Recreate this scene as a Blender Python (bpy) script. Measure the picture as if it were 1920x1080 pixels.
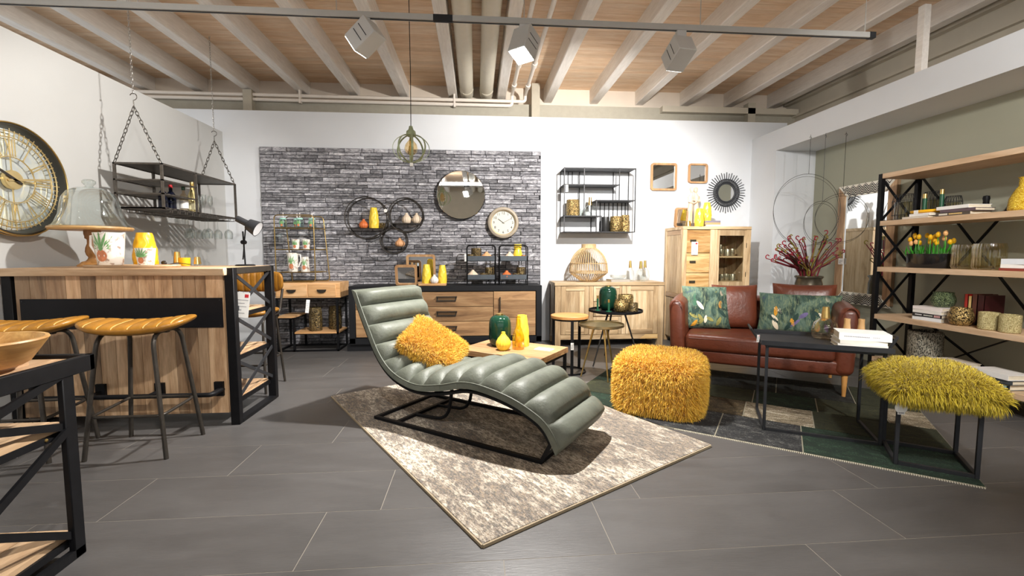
import bpy, math, random
import numpy as np
from mathutils import Vector, Matrix
for o in list(bpy.data.objects): bpy.data.objects.remove(o)
SC = bpy.context.scene
C = SC.collection
RNG = random.Random(7)
PI = math.pi

# ------------------------------------------------------------------ camera
cam = bpy.data.cameras.new('camera'); cam.sensor_width = 36; cam.lens = 850/1920*36
cam.clip_start = .05
camo = bpy.data.objects.new('camera', cam); C.objects.link(camo)
camo.matrix_world = Matrix(((.99692572, .00597422, -.07812435, 0), (-.07835245, .07601357, -.99402356, 0), (0, .99708889, .07624797, 1.2), (0, 0, 0, 1)))
SC.camera = camo
# ------------------------------------------------------------------ world, exposure
W = bpy.data.worlds.new('world'); SC.world = W; W.use_nodes = True
W.node_tree.nodes['Background'].inputs[0].default_value = (.97, .985, 1, 1)
W.node_tree.nodes['Background'].inputs[1].default_value = .95
SC.view_settings.view_transform = 'Standard'; SC.view_settings.look = 'None'
SC.view_settings.gamma = 1; SC.view_settings.use_curve_mapping = False
SC.view_settings.exposure = .28
def lamp(name, loc, aim, power, size=95, blend=.55, col=(1, .97, .93), rad=.045):
    l = bpy.data.lights.new(name, 'SPOT'); l.energy = power; l.spot_size = math.radians(size); l.spot_blend = blend
    l.color = col; l.shadow_soft_size = rad
    o = bpy.data.objects.new(name, l); C.objects.link(o); o.location = loc
    o.rotation_euler = (Vector(aim)-Vector(loc)).to_track_quat('-Z', 'Y').to_euler()
    return o
# heads of the ceiling tracks: (name, head position, aim, watts, cone). The first three hang in view. The other three
# hang over the aisle at the camera: the shadows on the bar front, the sofa front and the shelf wall point back to them
SPOTS = [('rack_beam', (-.78, 3.44, 2.74), (-2.95, 4.35, 1.1), 200, 105), ('chaise_beam', (.36, 3.42, 2.72), (-.35, 2.6, .2), 560, 115),
         ('wall_beam', (1.55, 3.48, 2.72), (1.1, 6.0, 1.25), 430, 125),
         ('shelf_beam_offscreen', (2.35, .55, 2.74), (4.1, 4.2, .9), 230, 80), ('bar_beam_offscreen', (-.2, .35, 2.74), (-2.4, 3.4, .7), 190, 80),
         ('sofa_beam_offscreen', (1.6, .45, 2.74), (2.7, 4.4, .5), 190, 70)]
for nm, a, b, p, s in SPOTS:
    d = (Vector(b)-Vector(a)).normalized()
    lamp(nm, Vector(a)+d*.13, b, p, s)

# ------------------------------------------------------------------ helpers
class M:
    def __init__(s): s.v = []; s.f = []
    def add(s, v, f):
        n = len(s.v); s.v += [tuple(p) for p in v]; s.f += [tuple(i+n for i in q) for q in f]; return s
    def box(s, x0, x1, y0, y1, z0, z1):
        return s.add([(x, y, z) for z in (z0, z1) for y in (y0, y1) for x in (x0, x1)],
                     [(0, 2, 3, 1), (4, 5, 7, 6), (0, 1, 5, 4), (2, 6, 7, 3), (0, 4, 6, 2), (1, 3, 7, 5)])
    def bar(s, p, q, w, h=None, up=(0, 0, 1)):
        p, q = Vector(p), Vector(q); d = (q-p).normalized(); h = h or w
        a = d.cross(Vector(up))
        if a.length < 1e-4: a = d.cross(Vector((1, 0, 0)))
        a.normalize(); b = a.cross(d); a = a*w/2; b = b*h/2
        return s.add([p-a-b, p+a-b, p+a+b, p-a+b, q-a-b, q+a-b, q+a+b, q-a+b],
                     [(0, 1, 2, 3), (7, 6, 5, 4), (0, 4, 5, 1), (1, 5, 6, 2), (2, 6, 7, 3), (3, 7, 4, 0)])
    def tube(s, pts, r, n=8, closed=False, cap=True):
        pts = [Vector(p) for p in pts]; k = len(pts); rs = r if isinstance(r, (list, tuple)) else [r]*k
        prev = None; v = []; f = []
        for i, p in enumerate(pts):
            if closed: t = pts[(i+1) % k]-pts[i-1]
            else: t = pts[min(i+1, k-1)]-pts[max(i-1, 0)]
            t.normalize()
            if prev is None:
                a = t.orthogonal().normalized()
            else:
                a = prev-t*prev.dot(t)
                a = a.normalized() if a.length > 1e-5 else t.orthogonal().normalized()
            prev = a; b = t.cross(a)
            for j in range(n):
                an = 2*PI*j/n; v.append(p+(a*math.cos(an)+b*math.sin(an))*rs[i])
        for i in range(k if closed else k-1):
            for j in range(n):
                a0 = i*n+j; a1 = i*n+(j+1) % n; i2 = (i+1) % k
                f.append((a0, a1, i2*n+(j+1) % n, i2*n+j))
        if cap and not closed: f += [tuple(range(n-1, -1, -1)), tuple(range((k-1)*n, k*n))]
        return s.add(v, f)
    def torus(s, c, R, r, ax='Z', n=40, m=6, R2=None):
        R2 = R2 or R; pts = []
        for i in range(n):
            a = 2*PI*i/n; x, y = R*math.cos(a), R2*math.sin(a)
            p = {'Z': (x, y, 0), 'Y': (x, 0, y), 'X': (0, x, y)}[ax]
            pts.append(Vector(c)+Vector(p))
        return s.tube(pts, r, m, closed=True)
    def lathe(s, prof, n=24, c=(0, 0, 0), rib=None, ax='Z'):
        v = []; f = []; k = len(prof)
        zs = [p[1] for p in prof]; z0, z1 = min(zs), max(zs)
        for r, z in prof:
            for j in range(n):
                a = 2*PI*j/n; rr = r
                if rib: rr = r*(1+rib[1]*math.cos(rib[0]*a+(rib[2] if len(rib) > 2 else 0)*(z-z0)/(z1-z0+1e-9)))
                x, y = rr*math.cos(a), rr*math.sin(a)
                p = {'Z': (x, y, z), 'Y': (x, z, y), 'X': (z, x, y)}[ax]
                v.append((c[0]+p[0], c[1]+p[1], c[2]+p[2]))
        for i in range(k-1):
            for j in range(n): f.append((i*n+j, i*n+(j+1) % n, (i+1)*n+(j+1) % n, (i+1)*n+j))
        if prof[0][0] > 1e-4: f.append(tuple(range(n-1, -1, -1)))
        if prof[-1][0] > 1e-4 and (prof[-1][0] != prof[0][0] or k == 2 or prof[-1][1] != prof[0][1]): f.append(tuple(range((k-1)*n, k*n)))
        return s.add(v, f)
    def ball(s, c, r, n=12, m=8):
        r = r if isinstance(r, (tuple, list)) else (r, r, r)
        v = []; f = []
        for i in range(m+1):
            t = PI*i/m
            for j in range(n):
                a = 2*PI*j/n; v.append((c[0]+r[0]*math.sin(t)*math.cos(a), c[1]+r[1]*math.sin(t)*math.sin(a), c[2]-r[2]*math.cos(t)))
        for i in range(m):
            for j in range(n): f.append((i*n+j, i*n+(j+1) % n, (i+1)*n+(j+1) % n, (i+1)*n+j))
        return s.add(v, f)
    def grid(s, fn, nu, nv, wrapu=False, wrapv=False):
        v = [fn(i/(nu if wrapu else nu-1), j/(nv if wrapv else nv-1)) for i in range(nu) for j in range(nv)]
        f = []
        for i in range(nu if wrapu else nu-1):
            for j in range(nv if wrapv else nv-1):
                i2, j2 = (i+1) % nu, (j+1) % nv
                f.append((i*nv+j, i2*nv+j, i2*nv+j2, i*nv+j2))
        return s.add(v, f)
    def prism(s, poly, a0, a1, ax='Z'):
        n = len(poly)
        def P(x, y, t): return {'Z': (x, y, t), 'Y': (x, t, y), 'X': (t, x, y)}[ax]
        v = [P(x, y, a0) for x, y in poly]+[P(x, y, a1) for x, y in poly]
        f = [tuple(range(n-1, -1, -1)), tuple(range(n, 2*n))]+[(i, (i+1) % n, n+(i+1) % n, n+i) for i in range(n)]
        return s.add(v, f)
    def move(s, m, start=0):
        s.v[start:] = [tuple(m @ Vector(p)) for p in s.v[start:]]; return s
    def mesh(s, name, org=(0, 0, 0), smooth=38):
        me = bpy.data.meshes.new(name)
        me.from_pydata([(a-org[0], b-org[1], c-org[2]) for a, b, c in s.v], [], s.f); me.update()
        if smooth:
            me.polygons.foreach_set('use_smooth', [True]*len(me.polygons))
            me.set_sharp_from_angle(angle=math.radians(smooth))
        return me
ROOT = {}
def link(name, me, mt, parent=None):
    o = bpy.data.objects.new(name, me); C.objects.link(o)
    if mt is not None and not me.materials: me.materials.append(mt)
    if parent is not None: o.parent = parent
    return o
def Pt(m, name, mt, parent, bevel=0, smooth=38, label=None, kind=None):
    """a part: mesh m under parent; world coordinates are made local when the thing is unrotated"""
    r, w = ROOT.get(parent.name, (parent, True))
    me = m.mesh(name, tuple(r.location) if w else (0, 0, 0), smooth)
    o = link(name, me, mt, parent); ROOT[o.name] = (r, w)
    if bevel: bev(o, bevel)
    if label: o['label'] = label
    if kind: o['kind'] = kind
    return o
def bev(o, w, seg=1):
    b = o.modifiers.new('bevel', 'BEVEL'); b.width = w; b.segments = seg; b.limit_method = 'ANGLE'; b.angle_limit = .7
def meta(o, label, cat, group=None, kind=None):
    if label: o['label'] = label
    if cat: o['category'] = cat
    if group: o['group'] = group
    if kind: o['kind'] = kind
    return o
def T(name, label, cat, loc, rz=None, group=None):
    """an Empty at the thing's base; rz None: its parts are given in world coordinates"""
    o = bpy.data.objects.new(name, None); C.objects.link(o); o.location = loc; o.empty_display_size = .1
    if rz is not None: o.rotation_euler = (0, 0, rz)
    ROOT[o.name] = (o, rz is None)
    return meta(o, label, cat, group)
def S1(m, name, label, cat, mt, loc=None, rz=0, group=None, bevel=0, smooth=38):
    """a thing that is one mesh: loc given -> m is local"""
    if loc is None:
        a = np.array(m.v); lo = a.min(0); hi = a.max(0); org = ((lo[0]+hi[0])/2, (lo[1]+hi[1])/2, lo[2]); loc = org
    else: org = (0, 0, 0)
    o = link(name, m.mesh(name, org, smooth), mt); o.location = loc; o.rotation_euler = (0, 0, rz)
    ROOT[o.name] = (o, False)
    if bevel: bev(o, bevel)
    return meta(o, label, cat, group)
def St(m, name, mt, parent=None, bevel=0, smooth=0):
    o = link(name, m.mesh(name, (0, 0, 0), smooth), mt, parent)
    if parent is None: o['kind'] = 'structure'
    ROOT[o.name] = (o, False)
    if bevel: bev(o, bevel)
    return o
def dup(root, loc, rz=None, label=None, group=None):
    def cp(o, p):
        c = o.copy(); C.objects.link(c); c.parent = p
        for ch in list(o.children): cp(ch, c)
        return c
    r = cp(root, None); r.location = loc
    if rz is not None: r.rotation_euler = (0, 0, rz)
    if label: r['label'] = label
    if group: r['group'] = group
    return r
def B1(*a): return M().box(*a)
def arc(c, r, a0, a1, n, pl='XZ', k=0):
    out = []
    for i in range(n+1):
        t = math.radians(a0+(a1-a0)*i/n); x, y = r*math.cos(t), r*math.sin(t)
        out.append({'XZ': (c[0]+x, k, c[1]+y), 'XY': (c[0]+x, c[1]+y, k), 'YZ': (k, c[0]+x, c[1]+y)}[pl])
    return out
def fillet(pts, r, n=4):
    """round the corners of a polyline"""
    pts = [Vector(p) for p in pts]; out = [pts[0]]
    for i in range(1, len(pts)-1):
        a, b, c = pts[i-1], pts[i], pts[i+1]
        d1 = (a-b); d2 = (c-b); k = min(r, d1.length*.45, d2.length*.45); p = b+d1.normalized()*k; q = b+d2.normalized()*k
        for j in range(n+1):
            t = j/n; out.append(p*(1-t)**2+b*2*t*(1-t)+q*t*t)
    return out+[pts[-1]]
def spline(pts, n):
    """Catmull-Rom through points, n samples equally spaced"""
    p = np.array(pts, float); p = np.vstack([2*p[0]-p[1], p, 2*p[-1]-p[-2]]); out = []
    for i in range(1, len(p)-2):
        for t in np.linspace(0, 1, 16, endpoint=False):
            out.append(.5*((2*p[i])+(p[i+1]-p[i-1])*t+(2*p[i-1]-5*p[i]+4*p[i+1]-p[i+2])*t*t+(3*p[i]-p[i-1]-3*p[i+1]+p[i+2])*t**3))
    out.append(p[-2]); out = np.array(out)
    d = np.concatenate([[0], np.cumsum(np.linalg.norm(np.diff(out, axis=0), axis=1))])
    return [np.array([np.interp(x, d, out[:, k]) for k in range(out.shape[1])]) for x in np.linspace(0, d[-1], n)]
FONTS = {}
def text(s, size, ext=.0008, align='CENTER'):
    cu = bpy.data.curves.new('t', 'FONT'); cu.body = s; cu.size = size; cu.extrude = ext; cu.align_x = align; cu.align_y = 'CENTER'; cu.resolution_u = 3
    ob = bpy.data.objects.new('t', cu); C.objects.link(ob)
    dg = bpy.context.evaluated_depsgraph_get(); me = ob.evaluated_get(dg).to_mesh()
    m = M(); m.add([tuple(v.co) for v in me.vertices], [tuple(p.vertices) for p in me.polygons])
    bpy.data.objects.remove(ob); bpy.data.curves.remove(cu)
    return m

# ------------------------------------------------------------------ materials
MATS = {}
class NT:
    def __init__(s, name):
        s.m = bpy.data.materials.new(name); s.m.use_nodes = True; s.t = s.m.node_tree; s.b = s.t.nodes['Principled BSDF']
    def n(s, kind, **k):
        x = s.t.nodes.new('ShaderNode'+kind)
        for a, b in k.items(): setattr(x, a, b)
        return x
    def l(s, a, b): s.t.links.new(a, b)
    def vec(s, scale=(1, 1, 1), rnd=True, coord='Object'):
        tc = s.n('TexCoord'); mp = s.n('Mapping'); mp.inputs['Scale'].default_value = scale
        src = tc.outputs[coord]
        if rnd:
            oi = s.n('ObjectInfo'); mu = s.n('Math', operation='MULTIPLY'); mu.inputs[1].default_value = 37.
            s.l(oi.outputs['Random'], mu.inputs[0]); ad = s.n('VectorMath', operation='ADD'); s.l(src, ad.inputs[0]); s.l(mu.outputs[0], ad.inputs[1]); src = ad.outputs[0]
        s.l(src, mp.inputs['Vector']); return mp.outputs[0]
    def noise(s, v, scale, detail=4, dist=0, rough=.6):
        x = s.n('TexNoise'); x.inputs['Scale'].default_value = scale; x.inputs['Detail'].default_value = detail
        x.inputs['Distortion'].default_value = dist; x.inputs['Roughness'].default_value = rough; s.l(v, x.inputs['Vector']); return x.outputs['Fac']
    def ramp(s, fac, stops, const=False):
        r = s.n('ValToRGB'); e = r.color_ramp.elements
        if const: r.color_ramp.interpolation = 'CONSTANT'
        while len(e) < len(stops): e.new(.5)
        for i, (p, c) in enumerate(stops): e[i].position = p; e[i].color = (*c, 1) if len(c) == 3 else c
        s.l(fac, r.inputs[0]); return r.outputs[0]
    def mix(s, fac, a, b, mode='MIX'):
        x = s.n('Mix', data_type='RGBA', blend_type=mode)
        for i, q in ((0, fac), (6, a), (7, b)):
            if isinstance(q, (int, float)): x.inputs[i].default_value = q
            elif isinstance(q, tuple): x.inputs[i].default_value = (*q, 1)
            else: s.l(q, x.inputs[i])
        return x.outputs[2]
    def rand(s, amt, col):
        """vary brightness per object and per loose piece"""
        oi = s.n('ObjectInfo'); ge = s.n('NewGeometry'); ad = s.n('Math', operation='ADD'); fr = s.n('Math', operation='FRACT'); mr = s.n('MapRange')
        s.l(oi.outputs['Random'], ad.inputs[0]); s.l(ge.outputs['Random Per Island'], ad.inputs[1]); s.l(ad.outputs[0], fr.inputs[0]); s.l(fr.outputs[0], mr.inputs[0])
        mr.inputs[3].default_value = 1-amt; mr.inputs[4].default_value = 1+amt
        vm = s.n('VectorMath', operation='SCALE'); s.l(col, vm.inputs[0]); s.l(mr.outputs[0], vm.inputs['Scale']); return vm.outputs[0]
    def bump(s, h, d=.002, st=1.):
        b = s.n('Bump'); b.inputs['Distance'].default_value = d; b.inputs['Strength'].default_value = st; s.l(h, b.inputs['Height']); s.l(b.outputs[0], s.b.inputs['Normal'])
    def set(s, col=None, rough=None, metal=None, **k):
        if col is not None:
            if isinstance(col, tuple): s.b.inputs['Base Color'].default_value = (*col, 1)
            else: s.l(col, s.b.inputs['Base Color'])
        if rough is not None:
            if isinstance(rough, (int, float)): s.b.inputs['Roughness'].default_value = rough
            else: s.l(rough, s.b.inputs['Roughness'])
        if metal is not None: s.b.inputs['Metallic'].default_value = metal
        for a, b in k.items(): s.b.inputs[a].default_value = b
        return s.m
def srgb(h):
    h = h.lstrip('#'); c = [int(h[i:i+2], 16)/255 for i in (0, 2, 4)]
    return tuple(x/12.92 if x <= .04045 else ((x+.055)/1.055)**2.4 for x in c)
def plain(name, col, rough=.5, metal=0., var=.06, sc=14, bump=0, **k):
    if name in MATS: return MATS[name]
    if isinstance(col, str): col = srgb(col)
    n = NT(name); v = n.vec(); f = n.noise(v, sc, 3)
    c = n.ramp(f, [(.25, tuple(x*(1-var) for x in col)), (.75, tuple(min(1, x*(1+var)) for x in col))])
    if bump: n.bump(n.noise(v, sc*6, 2), bump)
    MATS[name] = n.set(c, rough, metal, **k); return MATS[name]
def wood(name, c1, c2, ax='X', sc=1., rough=.5, var=.14, c3=None, spec=.5):
    if name in MATS: return MATS[name]
    c1, c2 = srgb(c1), srgb(c2); c3 = srgb(c3) if c3 else c2
    n = NT(name); a = {'X': (1.1, 9, 9), 'Y': (9, 1.1, 9), 'Z': (9, 9, 1.1)}[ax]
    v = n.vec(tuple(x*sc for x in a)); f = n.noise(v, 1.2, 5, 1.3); g = n.noise(v, 9, 3, .4)
    c = n.ramp(f, [(.28, c3), (.45, c2), (.68, c1)])
    c = n.mix(.25, c, n.ramp(g, [(.3, tuple(x*.55 for x in c2)), (.7, c1)]))
    oi = n.n('ObjectInfo'); mm = n.n('Math', operation='MULTIPLY'); mm.inputs[1].default_value = min(.75, var*2.2); n.l(oi.outputs['Random'], mm.inputs[0]); c = n.mix(mm.outputs[0], c, n.mix(.5, c, c3))
    n.bump(g, .0008)
    n.set(n.rand(var, c), rough); n.b.inputs['Specular IOR Level'].default_value = spec
    MATS[name] = n.m; return n.m
def glass(name, tint=(.9, .95, .94), refl=1., rough=.02):
    """thin clear glass: light passes with a tint, fresnel reflection on top"""
    if name in MATS: return MATS[name]
    n = NT(name); t = n.n('BsdfTransparent'); t.inputs[0].default_value = (*tint, 1)
    g = n.n('BsdfGlossy'); g.inputs['Roughness'].default_value = rough; g.inputs[0].default_value = (.95, .97, .97, 1)
    lw = n.n('LayerWeight'); lw.inputs[0].default_value = .35
    mr = n.n('MapRange'); mr.inputs[3].default_value = .04*refl; mr.inputs[4].default_value = .75*refl; n.l(lw.outputs['Facing'], mr.inputs[0])
    mx = n.n('MixShader'); n.l(mr.outputs[0], mx.inputs[0]); n.l(t.outputs[0], mx.inputs[1]); n.l(g.outputs[0], mx.inputs[2])
    n.l(mx.outputs[0], n.t.nodes['Material Output'].inputs[0]); n.t.nodes.remove(n.b); MATS[name] = n.m; return n.m
def emit(name, col, st):
    if name in MATS: return MATS[name]
    n = NT(name); n.set((.9, .9, .9)); n.b.inputs['Emission Color'].default_value = (*col, 1); n.b.inputs['Emission Strength'].default_value = st; MATS[name] = n.m; return n.m
def speck(name, c1, c2, sc=60, metal=.6, rough=.3, thr=.5, stretch=(1, 1, 1)):
    """mottled mosaic glass: small cells of two tones"""
    if name in MATS: return MATS[name]
    n = NT(name); v = n.vec(stretch); w = n.n('TexVoronoi'); w.inputs['Scale'].default_value = sc; n.l(v, w.inputs['Vector'])
    c = n.ramp(w.outputs['Color'], [(thr-.25, srgb(c1)), (thr+.2, srgb(c2))]); n.bump(w.outputs['Distance'], .004)
    MATS[name] = n.set(c, rough, metal); return MATS[name]

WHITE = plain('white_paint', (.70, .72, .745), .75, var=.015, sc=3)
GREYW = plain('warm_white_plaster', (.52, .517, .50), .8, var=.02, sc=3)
OLIVE = plain('sage_paint', '#a3a391', .75, var=.02, sc=3)
BEIGE = plain('beige_concrete', '#c2b9a8', .85, var=.05, sc=4)
PINE = wood('pine_plank', '#f3ddc4', '#e6c4a0', 'X', .7, .6, .06, '#dab48e', .25)
BEAMM = wood('limed_beam', '#f4efe8', '#ebe3da', 'Y', .6, .65, .03)
BLACK = plain('black_steel', (.006, .006, .007), .5, 0, .25, 20, **{'Specular IOR Level': .18})
DARK = plain('dark_bronze_steel', (.045, .038, .031), .4, .5, .3, 20)
GUN = plain('gunmetal', (.024, .025, .028), .48, .1, .2, 20, **{'Specular IOR Level': .3})
RACK = plain('weathered_bronze', (.10, .087, .074), .45, .4, .3, 20)
GOLD = plain('brushed_gold', (.72, .50, .18), .28, .95, .12)
OLDGOLD = plain('antique_gold_wire', (.40, .28, .11), .35, .9, .25)
LEATH = plain('caramel_leather', '#94651f', .38, 0, .22, 10, .0015)
BROWN = plain('cognac_leather', '#60301f', .36, 0, .20, 6, .002)
SAGE = plain('sage_suede_leather', '#62665b', .54, 0, .25, 8, .002)
ACA = wood('acacia_plank', '#d9ba96', '#a98561', 'Z', .9, .5, .42, '#6c4e36')
ACAX = wood('acacia_board', '#d9bb98', '#b7946f', 'X', .6, .5, .12, '#8a6a4c')
ACAY = wood('acacia_side', '#d9bb98', '#b7946f', 'Y', .6, .5, .12, '#8a6a4c')
OAK = wood('rustic_oak', '#cda678', '#a47c54', 'X', .75, .5, .16, '#67482e')
SHEE = wood('sheesham', '#e4cda8', '#c2a37a', 'Z', .8, .5, .2, '#80623f')
SHEEX = wood('sheesham_crossgrain', '#e4cda8', '#c2a37a', 'X', .8, .5, .16, '#80623f')
SHELFW = wood('light_mango', '#e4c8a8', '#d2b08c', 'Y', .6, .5, .06, '#bc9874')
MANGO = wood('mango_turned', '#b3854e', '#8f6030', 'Z', 1, .45, .1, '#6e4420')
RATTAN = wood('rattan_cane', '#e3c9a0', '#c9a876', 'Z', 2, .6, .12)
YEL = plain('yellow_glaze', '#f7d545', .3, 0, .06)
YELD = plain('amber_yellow_glaze', '#f4ba20', .3, 0, .08)
ORANGE = plain('orange_glaze', '#d9743f', .4, 0, .1)
SAND = plain('sand_ceramic', '#e0ccb4', .6, 0, .06)
PEACH = plain('peach_ceramic', '#e0a878', .55, 0, .1)
WHITEC = plain('white_ceramic', '#efe8e2', .5, 0, .04)
GREENG = plain('bottle_green_glaze', (.006, .034, .019), .12, 0, .3, 5)
PAPER = plain('paper_white', '#f3f1ec', .7, 0, .02)
PAGES = plain('book_pages', '#e4d8c0', .8, 0, .06, 40)
RED = plain('red_print', '#c8232c', .6)
INK = plain('grey_print', '#83838a', .7)
INKD = plain('dark_print', '#26262a', .6)
MIRROR = plain('mirror_silver', (.88, .9, .9), .02, 1., .0)
CLEAR = glass('clear_glass', (.965, .98, .975), .9)
DOMEG = glass('dome_glass', (.90, .935, .93), .9)
AMBER = glass('amber_glass', (.97, .80, .28), .7)
SMOKE = glass('smoked_glass', (.72, .68, .52), .9)
HONEY = glass('honey_glass', (.87, .82, .64), 1.)
LITAMB = glass('pale_amber_glass', (.93, .85, .72), .9)
DARKG = plain('dark_bottle_glass', (.006, .008, .02), .08)
MOSG = speck('gold_mosaic', '#2e2414', '#cdae70', 130, .6, .3, .5)
MOSD = speck('dark_mosaic', '#241e14', '#8f7a4e', 150, .5, .3, .55)
MOSGR = speck('green_mosaic', '#12281a', '#8fa070', 230, .4, .3, .6)
MOSL = speck('honey_knit_glass', '#a09262', '#cdc08c', 260, .2, .25, .5, (1, 1, .6))
WIREG = speck('grey_woven_wire', '#26261f', '#b0aa98', 190, .3, .5, .5, (1, 1, .5))
# ------------------------------------------------------------------ the setting
def floor_mat():
    n = NT('slate_vinyl'); v = n.vec((1, 3, 1)); f = n.noise(v, 2.2, 5, .6); g = n.noise(n.vec((6, 60, 1)), 3, 3)
    c = n.ramp(f, [(.25, srgb('#4a4847')), (.75, srgb('#595756'))]); c = n.mix(.12, c, n.ramp(g, [(.3, srgb('#413e3c')), (.7, srgb('#686562'))]))
    n.bump(g, .0006); r = n.ramp(f, [(.2, (.34, .34, .34)), (.8, (.46, .46, .46))])
    return n.set(n.rand(.05, c), r)
FLOORM = floor_mat()
fl = St(B1(-5.6, 5, -4.2, 6.7, -.08, -.0008), 'floor', plain('floor_joint', '#8f887d', .8))
tm = B1(.0016, 1.2484, .0016, .3934, -.004, 0).mesh('tile', smooth=0)
offs = {0: -.70, 1: -.455, 2: -.10, 3: .33, -1: .1, -2: .62, -3: -.3, 4: -.5, 5: .05, 6: .5, 7: -.25}
for k in range(-14, 12):
    x0 = offs.get(k, RNG.uniform(0, 1.2)) % 1.25
    for i in range(-5, 4):
        o = link('tile', tm, FLOORM, fl); o.location = (x0+i*1.25, 1.69+.395*k, 0)
ce = St(B1(-5.6, 5, -4.2, 6.7, 3.56, 3.66), 'ceiling', BEIGE)
pm = B1(-5.6, 5, .0015, .0885, 3.535, 3.56).mesh('plank', smooth=0)
for k in range(120):
    o = link('plank', pm, PINE, ce); o.location = (0, -4.2+.09*k, 0)
bm_ = B1(-.06, .06, -4.2, 6.6, 3.34, 3.545).mesh('beam', smooth=0)
for k in range(-8, 7):
    o = link('beam', bm_, BEAMM, ce); o.location = (.36+.668*k, 0, 0); bev(o, .008)
St(B1(-4.6, 4.33, 6.15, 6.27, 0, 3.01), 'wall_back', WHITE)
St(B1(-5.6, 5, 6.6, 6.7, 0, 3.56), 'wall_rear', plain('limed_end_board', '#dfd2c2', .7, var=.04, sc=5))
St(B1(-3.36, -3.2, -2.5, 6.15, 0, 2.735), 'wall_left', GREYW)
St(B1(-5.6, 5, -4.3, -4.2, 2.3, 3.56), 'wall_header', BEIGE)
St(B1(4.37, 4.5, -2.5, 6.15, 0, 2.51), 'wall_right', OLIVE)
St(B1(3.83, 4.37, 5.63, 6.15, 0, 2.51), 'wall_niche', WHITE)
St(B1(3.83, 4.6, -2.5, 6.15, 2.51, 2.77), 'trim_1', WHITE)
St(B1(4.62, 4.75, -2.5, 6.6, 2.6, 3.56), 'wall_upper', BEIGE)
St(B1(4.57, 4.62, -2.5, 6.55, 3.15, 3.185), 'trim_2', BEIGE)
St(B1(4.55, 4.62, -2.5, 6.55, 3.36, 3.56), 'trim_3', BEIGE)
St(B1(-5.6, 4.62, 6.4, 6.6, 2.7, 3.25), 'trim_4', plain('grey_girder', '#a9a394', .8))
for i, x in enumerate((-2.95, .82, 3.9)): St(B1(x-.055, x+.055, 6.3, 6.42, 2.9, 3.32 if i != 1 else 3.5), 'trim_%d' % (5+i), plain('grey_post', '#b5ad9c', .8))
St(B1(2.6, 4.6, 6.3, 6.4, 3.17, 3.25), 'trim_8', BEIGE)
St(B1(3.87, 3.93, 3.79, 3.85, 2.765, 3.345), 'trim_9', BEAMM)
# ducts and pipes under the ceiling
dm = M().tube([(0, -4, 3.41), (0, 6.5, 3.41)], .09, 24)
DUCT = plain('pale_duct_jacket', '#d8d0be', .6, 0, .03)
d0 = S1(dm, 'ventilation_duct', 'pale round insulated duct farther from the white water pipes', 'duct', DUCT, (-.118, 0, 0), group='ducts under the ceiling', smooth=60)
d1 = dup(d0, (.151, 0, 0), None, 'pale round insulated duct nearer to the white water pipes')
for d in (d0, d1):
    for y in (3.05, 6.3): link('sleeve', M().lathe([(.095, -.03), (.097, 0), (.095, .03)], 24, (0, y, 3.41), ax='Y').mesh('sleeve'), DUCT, d)
PIPE = plain('white_pipe', '#e6ddd2', .45, 0, .03)
p = T('water_pipe', 'white water pipe pair running below the beams and turning along the rear wall', 'pipe', (.6, 6.35, 3.2))
for x, z in ((.5, 3.21), (.68, 3.27)):
    pts = fillet([(x, -4, 3.36), (x, 6.1, 3.36), (x, 6.35, 3.36), (x, 6.35, z), (x-.1, 6.35, z), (-5.4, 6.35, z)], .05)
    Pt(M().tube(pts, .023, 10), 'pipe', PIPE, p, smooth=60)
    for y in (5.35, 6.02): Pt(M().tube([(x, y-.05, 3.36), (x, y+.05, 3.36)], .034, 10), 'coupling', PIPE, p)
for x in (-2.3, -.28): Pt(M().box(x-.012, x+.012, 6.32, 6.38, 3.17, 3.34), 'pipe_clamp', PIPE, p)

# stone slip panel
def stone_mat():
    n = NT('ledge_stone'); v = n.vec((1, 1, 2.6), rnd=False); f = n.noise(v, 11, 6, 1.0, .75); g = n.noise(n.vec((1, 1, 3), rnd=False), 45, 4, 0, .7)
    c = n.ramp(f, [(.28, srgb('#26262a')), (.43, srgb('#58575c')), (.54, srgb('#8f8e92')), (.68, srgb('#dcdbdb'))])
    c = n.mix(.35, c, n.ramp(g, [(.3, srgb('#26262a')), (.7, srgb('#b9b8ba'))])); n.bump(g, .004)
    return n.set(n.rand(.5, n.mix(1., c, (1.2, 1.2, 1.22), 'MULTIPLY')), .85)
STONE = stone_mat()
wp = St(B1(-2.74, .866, 6.11, 6.15, 0, 2.55), 'wall_stone', plain('stone_joint', '#222226', .9))
st = []; z = 0; r = random.Random(3)
while z < 2.545:
    h = min(r.choice((.034, .042, .05, .06)), 2.55-z)
    if 2.55-z-h < .03: h = 2.55-z
    x = -2.74-r.uniform(0, .2)
    while x < .866:
        w = r.uniform(.12, .42); a, b = max(x, -2.74), min(x+w, .866)
        if b-a > .025:
            if h > .055 and r.random() < .35:
                k = h*r.uniform(.35, .65); st += [(a, b, z, z+k), (a, b, z+k, z+h)]
            else: st.append((a, b, z, z+h))
        x += w
    z += h
st.sort(key=lambda q: -(q[1]-q[0])*(q[3]-q[2])*(1 if q[3] > .85 else .01))
def stone(m, q):
    a, b, c, d = q; g = .0018; y = 6.108-r.uniform(.002, .016); e = .004
    v = [(a+g, 6.112, c+g), (b-g, 6.112, c+g), (b-g, 6.112, d-g), (a+g, 6.112, d-g)]
    v += [(x+r.uniform(-1, 1)*.002, y+r.uniform(-1, 1)*.003, zz) for x, zz in ((a+g+e, c+g+e*.6), (b-g-e, c+g+e*.6), (b-g-e, d-g-e*.6), (a+g+e, d-g-e*.6))]
    return m.add(v, [(4, 5, 6, 7), (0, 1, 5, 4), (1, 2, 6, 5), (2, 3, 7, 6), (3, 0, 4, 7)])
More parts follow.
